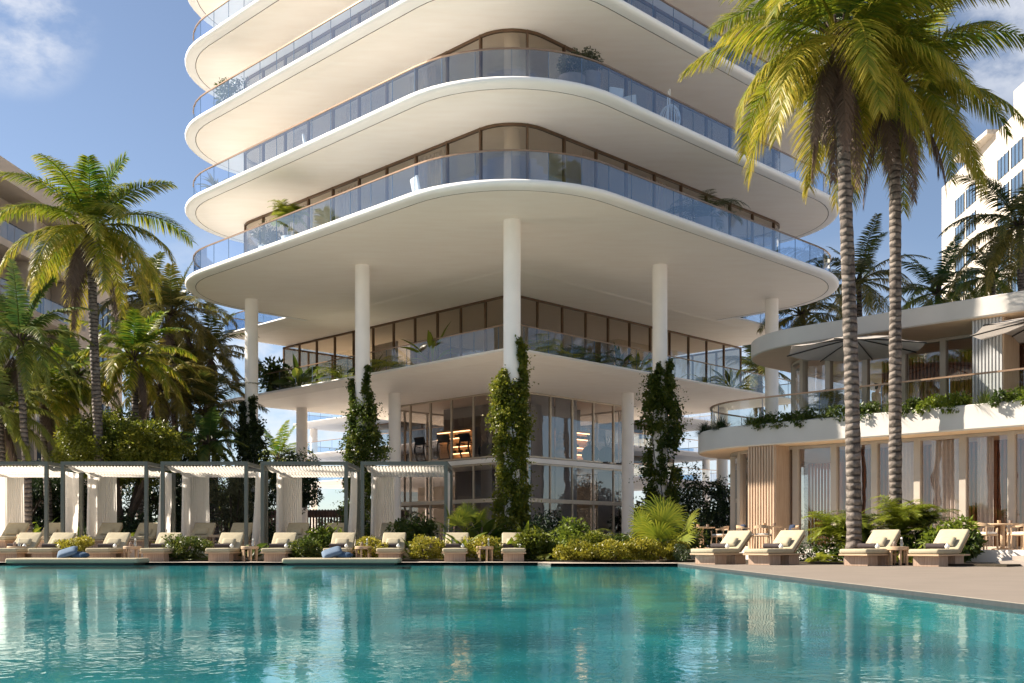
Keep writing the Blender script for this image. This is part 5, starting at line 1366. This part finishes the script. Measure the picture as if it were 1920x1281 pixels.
# fan palm and feature plants
def trunked(loc, label, name, fn, mat, seed, th, tr, cat='palm'):
    t = plant(name, loc, label, cat, fn, mat, seed); b = MB()
    b.tube([(0, 0, 0), (.02, 0, th*.5), (0, .02, th)], [tr*1.2, tr, tr*.8], 10); b.build('trunk', MT['bark'], t, smooth=True); return t
trunked((pX(1238, 34.6), 34.6, .1), 'large bright fan palm with spreading fan leaves at the pool corner', 'fan_palm', fn_fan(9, .95, .85, .10, .5), 'leaf_lime', 141, .6, .09)
trunked((pX(872, 36.9), 36.9, TZ), 'fan palm with spiky leaves right of the rightmost cabana', 'fan_palm', fn_fan(10, .75, .52, .0, .6), 'leaf_lime', 142, .8, .07)
PLN = [
 ('strap_plant', 868, 35.4, .1, 'tall upright strap leaved plant between the rightmost cabana and its neighbouring lounger', fn_blades(16, 1.25, .085, (88, 50), .05), 'leaf_lime'),
 ('strap_plant', 955, 35.5, .1, 'strap leaved plant with yellow tips behind the last lounger of the far row', fn_blades(13, 1.25, .08, (88, 45), .1), 'leaf_lime'),
 ('strap_plant', 920, 36.0, .1, 'bushy strap leaved plant behind the last side table of the far row', fn_blades(20, .95, .08, (80, 25), .05, .2), 'leaf'),
 ('strap_plant', 838, 35.6, .1, 'short strap leaved plant at the foot of the rightmost cabana post', fn_blades(14, .8, .075, (85, 35), .15), 'leaf_lime'),
 ('broadleaf_plant', 440, 35.6, .1, 'dark broad leaved plant left of the third side table', fn_blades(12, .95, .15, (80, 30), .0, .15), 'leaf'),
 ('broadleaf_plant', 470, 35.7, .1, 'dark broad leaved plant behind the third side table', fn_blades(14, .8, .12, (80, 20), .0, .25), 'leaf'),
 ('palm_shrub', 392, 35.4, .1, 'dark blue green palm shrub left of the lounger below the middle cabana', fn_fern(16, .85, .24, 0, (70, 5)), 'leaf'),
 ('palm_shrub', 355, 35.3, .1, 'dark spreading palm shrub behind the gap right of the left mattress', fn_fern(16, .8, .22, 0, (70, 5)), 'leaf'),
 ('palm_shrub', 572, 35.3, .1, 'green palm shrub left of the right floating mattress', fn_fern(20, .95, .24, .15, (75, 5)), 'leaf'),
 ('palm_shrub', 594, 35.6, .1, 'dark green palm shrub behind the lounger of the right floating mattress', fn_fern(18, 1.0, .24, .1, (75, 5)), 'leaf'),
 ('palm_shrub', 668, 35.6, .1, 'green palm shrub behind the side table of the right floating mattress', fn_fern(18, .9, .24, .0, (80, 10)), 'frond_green'),
 ('lime_shrub', 612, 36.6, .1, 'tall lime green shrub in the planting left of the fourth cabana', fn_shrub(1500, (.62, .55, .62), .17, .15, 18, .4), 'leaf_lime'),
 ('palm_shrub', 1030, 34.9, .1, 'pale dry tipped palm shrub right of the last far lounger', fn_fern(14, .85, .2, .35, (70, 10)), 'leaf_grey'),
 ('palm_shrub', 1045, 34.7, .1, 'green palm shrub between the last far lounger and the lime shrub', fn_fern(20, .85, .2, .1, (75, 5)), 'leaf'),
 ('lime_shrub', 1068, 34.9, .1, 'dense bright lime shrub in front of the grey gym wall', fn_shrub(2200, (.62, .55, .62), .15, .1, 22, .36), 'leaf_lime'),
 ('dark_shrub', 1090, 34.6, .1, 'dark green leafy shrub under the bright lime shrub', fn_shrub(2000, (.7, .5, .4), .13, .1, 20), 'leaf'),
 ('fern', 1130, 35.0, .1, 'yellow green fern right of the dense lime shrub', fn_fern(22, .85, .15, .35, (80, 10)), 'leaf_lime'),
 ('fern', 1165, 35.4, .1, 'yellow green fern left of the large fan palm', fn_fern(22, .95, .16, .25, (80, 15)), 'leaf_lime'),
 ('dark_shrub', 1190, 35.6, .1, 'dark shrub behind the large fan palm', fn_shrub(1600, (.8, .5, .45), .13, .1, 18), 'leaf'),
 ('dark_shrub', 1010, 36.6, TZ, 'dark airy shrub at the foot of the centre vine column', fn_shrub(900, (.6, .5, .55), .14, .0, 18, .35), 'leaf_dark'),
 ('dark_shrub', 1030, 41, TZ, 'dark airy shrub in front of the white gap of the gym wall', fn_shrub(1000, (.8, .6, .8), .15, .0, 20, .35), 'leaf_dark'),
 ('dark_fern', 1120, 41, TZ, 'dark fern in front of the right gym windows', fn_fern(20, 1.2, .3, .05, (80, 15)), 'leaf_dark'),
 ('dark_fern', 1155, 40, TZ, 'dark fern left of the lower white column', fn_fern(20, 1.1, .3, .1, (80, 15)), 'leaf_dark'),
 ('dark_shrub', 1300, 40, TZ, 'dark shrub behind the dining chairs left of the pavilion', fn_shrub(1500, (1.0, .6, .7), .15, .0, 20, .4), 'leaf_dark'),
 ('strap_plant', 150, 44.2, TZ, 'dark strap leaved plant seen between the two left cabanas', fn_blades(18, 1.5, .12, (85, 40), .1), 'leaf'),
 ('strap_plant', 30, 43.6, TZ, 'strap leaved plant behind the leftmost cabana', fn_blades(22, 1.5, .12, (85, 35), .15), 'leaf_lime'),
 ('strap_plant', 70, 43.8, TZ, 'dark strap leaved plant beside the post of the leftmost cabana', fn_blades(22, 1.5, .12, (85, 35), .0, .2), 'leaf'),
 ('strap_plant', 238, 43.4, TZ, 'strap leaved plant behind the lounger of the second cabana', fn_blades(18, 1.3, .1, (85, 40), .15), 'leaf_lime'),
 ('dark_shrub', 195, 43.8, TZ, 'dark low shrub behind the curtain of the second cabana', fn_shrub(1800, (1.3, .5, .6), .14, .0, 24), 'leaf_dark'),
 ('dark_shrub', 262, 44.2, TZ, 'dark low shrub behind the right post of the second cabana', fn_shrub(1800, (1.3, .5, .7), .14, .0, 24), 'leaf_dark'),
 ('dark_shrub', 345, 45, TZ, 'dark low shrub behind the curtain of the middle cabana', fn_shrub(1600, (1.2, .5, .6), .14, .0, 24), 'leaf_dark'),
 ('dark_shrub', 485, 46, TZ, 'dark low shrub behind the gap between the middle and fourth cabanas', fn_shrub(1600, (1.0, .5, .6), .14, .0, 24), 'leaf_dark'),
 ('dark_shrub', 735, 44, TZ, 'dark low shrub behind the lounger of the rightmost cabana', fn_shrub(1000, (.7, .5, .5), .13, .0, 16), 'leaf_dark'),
 ('dark_shrub', 775, 38.0, TZ, 'dark leafy shrub in front of the lower white column beside the rightmost cabana', fn_shrub(1800, (.8, .6, .6), .14, .1, 22, .45), 'leaf'),
 ('broadleaf_plant', 905, 37.4, TZ, 'tall broad leaved plant left of the centre vine column', fn_blades(16, 1.5, .14, (88, 40), .1, .25), 'leaf'),
 ('broadleaf_plant', 985, 36.6, TZ, 'broad leaved plant behind the rightmost lounger of the far row', fn_blades(18, 1.2, .12, (85, 30), .15, .3), 'leaf_lime'),
 ('dark_shrub', 1000, 35.0, .1, 'dense green shrub beside the rightmost lounger of the far row', fn_shrub(2200, (.6, .5, .5), .12, .1, 22, .5), 'leaf_olive'),
 ('palm_shrub', 1100, 37.5, TZ, 'tall feathery palm shrub behind the dense lime shrub', fn_fern(22, 1.35, .3, .1, (85, 20), .03), 'leaf'),
 ('palm_shrub', 1180, 37.6, TZ, 'tall feathery palm shrub left of the right vine column', fn_fern(22, 1.3, .3, .15, (85, 20), .03), 'leaf'),
 ('dark_shrub', 1105, 34.2, .1, 'deep green rounded shrub between the lime shrub and the golden shrubs', fn_shrub(2400, (.7, .5, .45), .12, .15, 22, .45), 'leaf_olive'),
 ('dark_shrub', 1275, 36.0, .1, 'tall olive shrub right of the large fan palm', fn_shrub(1800, (.7, .55, .7), .14, .1, 20, .45), 'leaf'),
 ('strap_plant', 775, 35.5, .1, 'strap leaved plant behind the hedge of the rightmost cabana', fn_blades(18, .9, .08, (85, 30), .1, .3), 'leaf_lime'),
 ('palm_shrub', 540, 35.5, .1, 'dark palm shrub right of the third side table lounger', fn_fern(18, .95, .24, .0, (78, 10)), 'leaf'),
 ('strap_plant', 330, 35.6, .1, 'strap leaved plant behind the lounger at the left mattress end', fn_blades(14, .9, .1, (85, 35), .05, .25), 'leaf'),
 # right planting bed
 ('areca_palm', 1567, 31.0, .1, 'areca palm in front of the pavilion door, leftmost of the right bed', fn_areca(9, 1.9, .85, .12), 'leaf_lime'),
 ('areca_palm', 1612, 31.2, .1, 'areca palm hiding the base of the nearest coconut trunk', fn_areca(9, 1.9, .8, .05), 'leaf'),
 ('areca_palm', 1686, 31.0, .1, 'largest areca palm between the two coconut trunks and the pale curtain', fn_areca(13, 2.4, 1.1, .1), 'leaf_lime'),
 ('areca_palm', 1730, 31.2, .1, 'areca palm leaning towards the pale curtain bay', fn_areca(8, 2.1, 1.0, .08), 'leaf'),
 ('palm_shrub', 1640, 30.4, .1, 'low palm shrub behind the third right deck lounger', fn_fern(20, .9, .22, .1, (70, 5)), 'leaf'),
 ('palm_shrub', 1712, 29.9, .1, 'low palm shrub behind the rightmost side table', fn_fern(20, .9, .22, .1, (70, 5)), 'leaf_lime'),
 ('lime_shrub', 1782, 29.7, .1, 'leafy bright shrub behind the rightmost lounger', fn_shrub(1700, (.62, .55, .62), .18, .1, 20, .4), 'leaf_lime'),
 ('dark_shrub', 1800, 29.0, .1, 'dark leafy shrub between the rightmost lounger and the steps', fn_shrub(1500, (.55, .45, .42), .16, .1, 18, .45), 'leaf'),
 ('fern', 1540, 30.4, .1, 'small fern between the second and third right deck loungers', fn_fern(16, .6, .14, .3, (75, 10)), 'leaf_lime'),
 ('dark_shrub', 1595, 30.8, .1, 'dark ground shrub under the leftmost areca palms', fn_shrub(1500, (.9, .5, .35), .14, .0, 18), 'leaf'),
 ('dark_shrub', 1740, 30.6, .1, 'dark ground shrub under the right areca palms', fn_shrub(1600, (1.0, .5, .45), .14, .0, 18), 'leaf'),
]
for i, (nm, fx, Y, z, lab, fn, mat) in enumerate(PLN):
    cat = {'fern': 'fern', 'dark_fern': 'fern', 'areca_palm': 'palm'}.get(nm, 'plant' if 'plant' in nm or 'palm' in nm else 'shrub')
    plant(nm, (pX(fx, Y), Y, z), lab, cat, fn, mat, 200+i, stems=(6, .45, .25, .014) if 'shrub' in nm and 'palm' not in nm else None)

# planter along the pavilion terrace edge
kinds = [('planter_shrub', 'leaf', fn_shrub(900, (.55, .26, .28), .11, .1, 14, .5), 'leafy green shrub'), ('planter_grass', 'leaf', fn_grass(240, .62, .016, .1), 'arching green grass tuft')]
NP = 17
for i in range(NP):
    a = -20.2 + i*.72
    p = bA(a, B0+.21); k = 1 if i in (0, 4, 7, 11) else 0
    nm, mat, fn, lab = kinds[k]
    if i in (9, 10, 13, 14, 15): mat = 'leaf_lime'
    plant(nm, (p[0], p[1], Z1b-.2), f'{lab} in the terrace planter, number {i+1} counted from the curved end of the pavilion' if False else f'{"bright" if mat == "leaf_lime" else "dark"} {lab}, {["first", "second", "third", "fourth", "fifth", "sixth", "seventh", "eighth", "ninth", "tenth", "eleventh", "twelfth", "thirteenth", "fourteenth", "fifteenth", "sixteenth", "seventeenth"][i]} from the curved end of the terrace planter', 'plant', fn, mat, 300+i, 'plants in the pavilion terrace planter')
for i, (ang, lab) in enumerate(((250, 'dark grass tuft at the start of the curved planter end'), (225, 'dark grass tuft in the middle of the curved planter end'), (200, 'dark grass tuft at the tip of the curved planter end'))):
    c = (-23.9+3.5, B0+3.5); t_ = R(ang); p = bA(c[0]+3.28*math.cos(t_), c[1]+3.28*math.sin(t_))
    plant('planter_grass', (p[0], p[1], Z1b-.2), lab, 'plant', fn_grass(420, .6, .018, .0), 'leaf_dark', 330+i, 'plants in the pavilion terrace planter')
plant('potted_palm', (pX(1558, 37.2), 37.2, Z1b-.2+.4), 'potted areca palm by the upper pavilion windows left of the palm trunk', 'potted plant', fn_areca(8, 1.2, .7, .0), 'leaf', 340, pot=(.26, .4, 'pot'))

# plants and furniture on the tower balconies
def bal(fx, fl, dep, dz=0.0):
    """point on tower floor fl seen at pixel column fx, dep metres inside the railing"""
    c = TC+dep*math.sqrt(2); r = (fx-960)/FPX
    Y = c/(1-abs(r)); return (r*Y, Y, (ZA+FLH*fl+TH if fl >= 0 else 9.30)+dz)
plant('potted_shrub', bal(432, 2, .9, .5), 'leafy potted shrub above the railing at the left end of the third balcony', 'potted plant', fn_shrub(900, (.85, .7, .85), .16, .1, 18, .45), 'leaf', 401, pot=(.4, .5, 'pot_white'))
plant('potted_agave', bal(405, 1, .8, .4), 'spiky potted agave at the left end of the second balcony', 'potted plant', fn_blades(26, 1.1, .05, (88, 20), .1, .2, 0.02), 'leaf_grey', 402, pot=(.35, .4, 'pot_white'))
plant('potted_shrub', bal(500, 0, .9, .55), 'round potted shrub left of the yellow palm on the lowest balcony', 'potted plant', fn_shrub(1000, (.6, .6, .55), .12, .2, 16), 'leaf_grey', 403, pot=(.35, .55, 'pot_white'))
plant('potted_palm', bal(543, 0, .9, .6), 'feathery yellow potted palm on the lowest balcony', 'potted plant', fn_areca(10, 2.0, .9, .2, 7), 'leaf_lime', 404, pot=(.35, .6, 'pot_white'))
plant('topiary_ball', bal(1105, 1, 1.0, 1.15), 'taller clipped round topiary in a pot on the second balcony', 'potted plant', fn_shrub(1500, (.5, .5, .5), .09, .1, 26, lump=.3), 'leaf_grey', 405, pot=(.42, 1.15, 'pot'))
plant('topiary_ball', bal(1072, 1, 1.1, .8), 'shorter clipped round topiary in a pot on the second balcony', 'potted plant', fn_shrub(1500, (.5, .5, .45), .09, .1, 26, lump=.3), 'leaf_grey', 406, pot=(.5, .8, 'pot'))
plant('potted_palm', bal(1322, 0, 1.0, .95), 'dark potted palm at the right end of the lowest balcony', 'potted plant', fn_fern(22, 2.1, .45, .0, (88, 20), .035), 'frond_dark', 407, pot=(.45, .95, 'pot'))
def pod(fx, dep=.75, dz=.0):
    c = PC+dep*math.sqrt(2); r = (fx-960)/FPX; Y = c/(1-abs(r)); return (r*Y, Y, 9.30+dz)
POD = [(515, fn_shrub(900, (.9, .6, .7), .28, .1, 16, .35), 'leaf', 'big leaved shrub at the left end of the podium balcony'), (560, fn_blades(22, 1.6, .16, (85, 25), .1), 'leaf', 'large leaved plant right of the leftmost tall column on the podium balcony'),
       (640, fn_fern(16, 1.8, .4, .15, (75, 20)), 'leaf_lime', 'arching palm behind the railing left of the second column on the podium balcony'), (700, fn_blades(16, 1.2, .14, (80, 20), .1), 'leaf', 'dark broad leaved plant just right of the second column on the podium balcony'),
       (752, fn_fern(18, 1.9, .42, .25, (70, 10)), 'leaf_lime', 'yellow green palm fan right of the second column on the podium balcony'), (812, fn_blades(10, 1.7, .1, (88, 50), .2), 'leaf_lime', 'pair of upright leaves near the middle of the left podium railing'),
       (1020, fn_fern(18, 1.5, .3, .3, (85, 25)), 'leaf_lime', 'bright ferny palm right of the centre column on the podium balcony'), (1070, fn_fern(20, 1.6, .34, .05, (80, 15)), 'frond_green', 'dark green palm beside the bright one on the podium balcony'),
       (1120, fn_fern(18, 1.3, .3, .0, (75, 10)), 'frond_dark', 'dark low palm in the middle of the right podium balcony'), (1160, fn_blades(18, 1.1, .06, (85, 25), .05), 'leaf', 'spiky dark plant right of the dark low palm on the podium balcony'),
       (1195, fn_blades(22, 1.1, .07, (80, 15), .25), 'leaf_lime', 'yellow spiky plant left of the vine topped column on the podium balcony'), (1320, fn_fern(16, 1.2, .26, .35, (85, 20)), 'leaf_lime', 'pale palm right of the vine topped column on the podium balcony'),
       (1372, fn_blades(26, 1.3, .08, (80, 10), .3), 'leaf_lime', 'yellow spreading plant near the right end of the podium balcony')]
for i, (fx, fn, mat, lab) in enumerate(POD):
    plant('balcony_plant', pod(fx), lab, 'plant', fn, mat, 420+i, 'plants on the podium balcony').scale = (1.3, 1.3, 1.25)
# balcony seats
def armchair(loc, rz, label, mat='white'):
    t = thing('balcony_chair', loc, label, 'chair', rz)
    b = MB(); b.rbox((0, 0, .42), (.62, .6, .14), .05); b.build('seat', MT['seat_white'], t, smooth=50)
    b = MB(); b.rbox((0, .3, .78), (.6, .1, .7), .04, rx=R(-12)); b.build('backrest', MT['seat_white'], t, smooth=50)
    for sx in (-.3, .3):
        for sy in (-.26, .26):
            b = MB(); b.tube([(sx, sy, 0), (sx*.95, sy*.95, .4)], .022, 6); b.build('leg', MT['teak_top'], t)
    return t
armchair(bal(793, 0, 1.2), R(120), 'white lounge chair behind the lowest balcony railing left of centre')
armchair(bal(1148, 1, 1.3), R(200), 'pale chair right of the topiary pots on the second balcony')
armchair(bal(1186, 1, 1.2), R(150), 'pale chair between the topiary chair and the hanging egg chair')
armchair(bal(585, 1, 1.2), R(100), 'white chair behind the second balcony railing on the left')
t = thing('outdoor_sofa', bal(702, 0, 1.4), 'low blue grey daybed behind the lowest balcony railing', 'sofa', R(-45), None)
b = MB(); b.rbox((0, 0, .3), (2.0, .85, .28), .08); b.build('seat', MT['blue2'], t, smooth=50)
b = MB(); b.rbox((0, .4, .55), (2.0, .16, .4), .07); b.build('backrest', MT['blue2'], t, smooth=50)
t = thing('hanging_egg_chair', bal(1256, 1, 1.1), 'round wire hanging egg chair on the second balcony', 'chair')
b = MB()
for k in range(10):
    a = PI*k/10; b.tube([(.42*math.cos(q)*math.cos(a), .42*math.cos(q)*math.sin(a), .95+.6*math.sin(q)) for q in np.linspace(-PI/2, PI/2, 15)], .014, 5)
    b.tube([(-.42*math.cos(q)*math.cos(a), -.42*math.cos(q)*math.sin(a), .95+.6*math.sin(q)) for q in np.linspace(-PI/2, PI/2, 15)], .014, 5) if k > 3 else None
b.build('wire_shell', MT['white'], t, smooth=True)
b = MB(); b.tube([(0, 0, 1.55), (0, .05, 2.2), (0, .5, 2.35), (0, .7, 1.6), (0, .7, .04)], .025, 8); b.build('stand', MT['white'], t, smooth=True)
b = MB(); b.lathe((0, .7, 0), [(.45, 0), (.45, .03), (.05, .06)], 18); b.build('base', MT['white'], t, smooth=40)
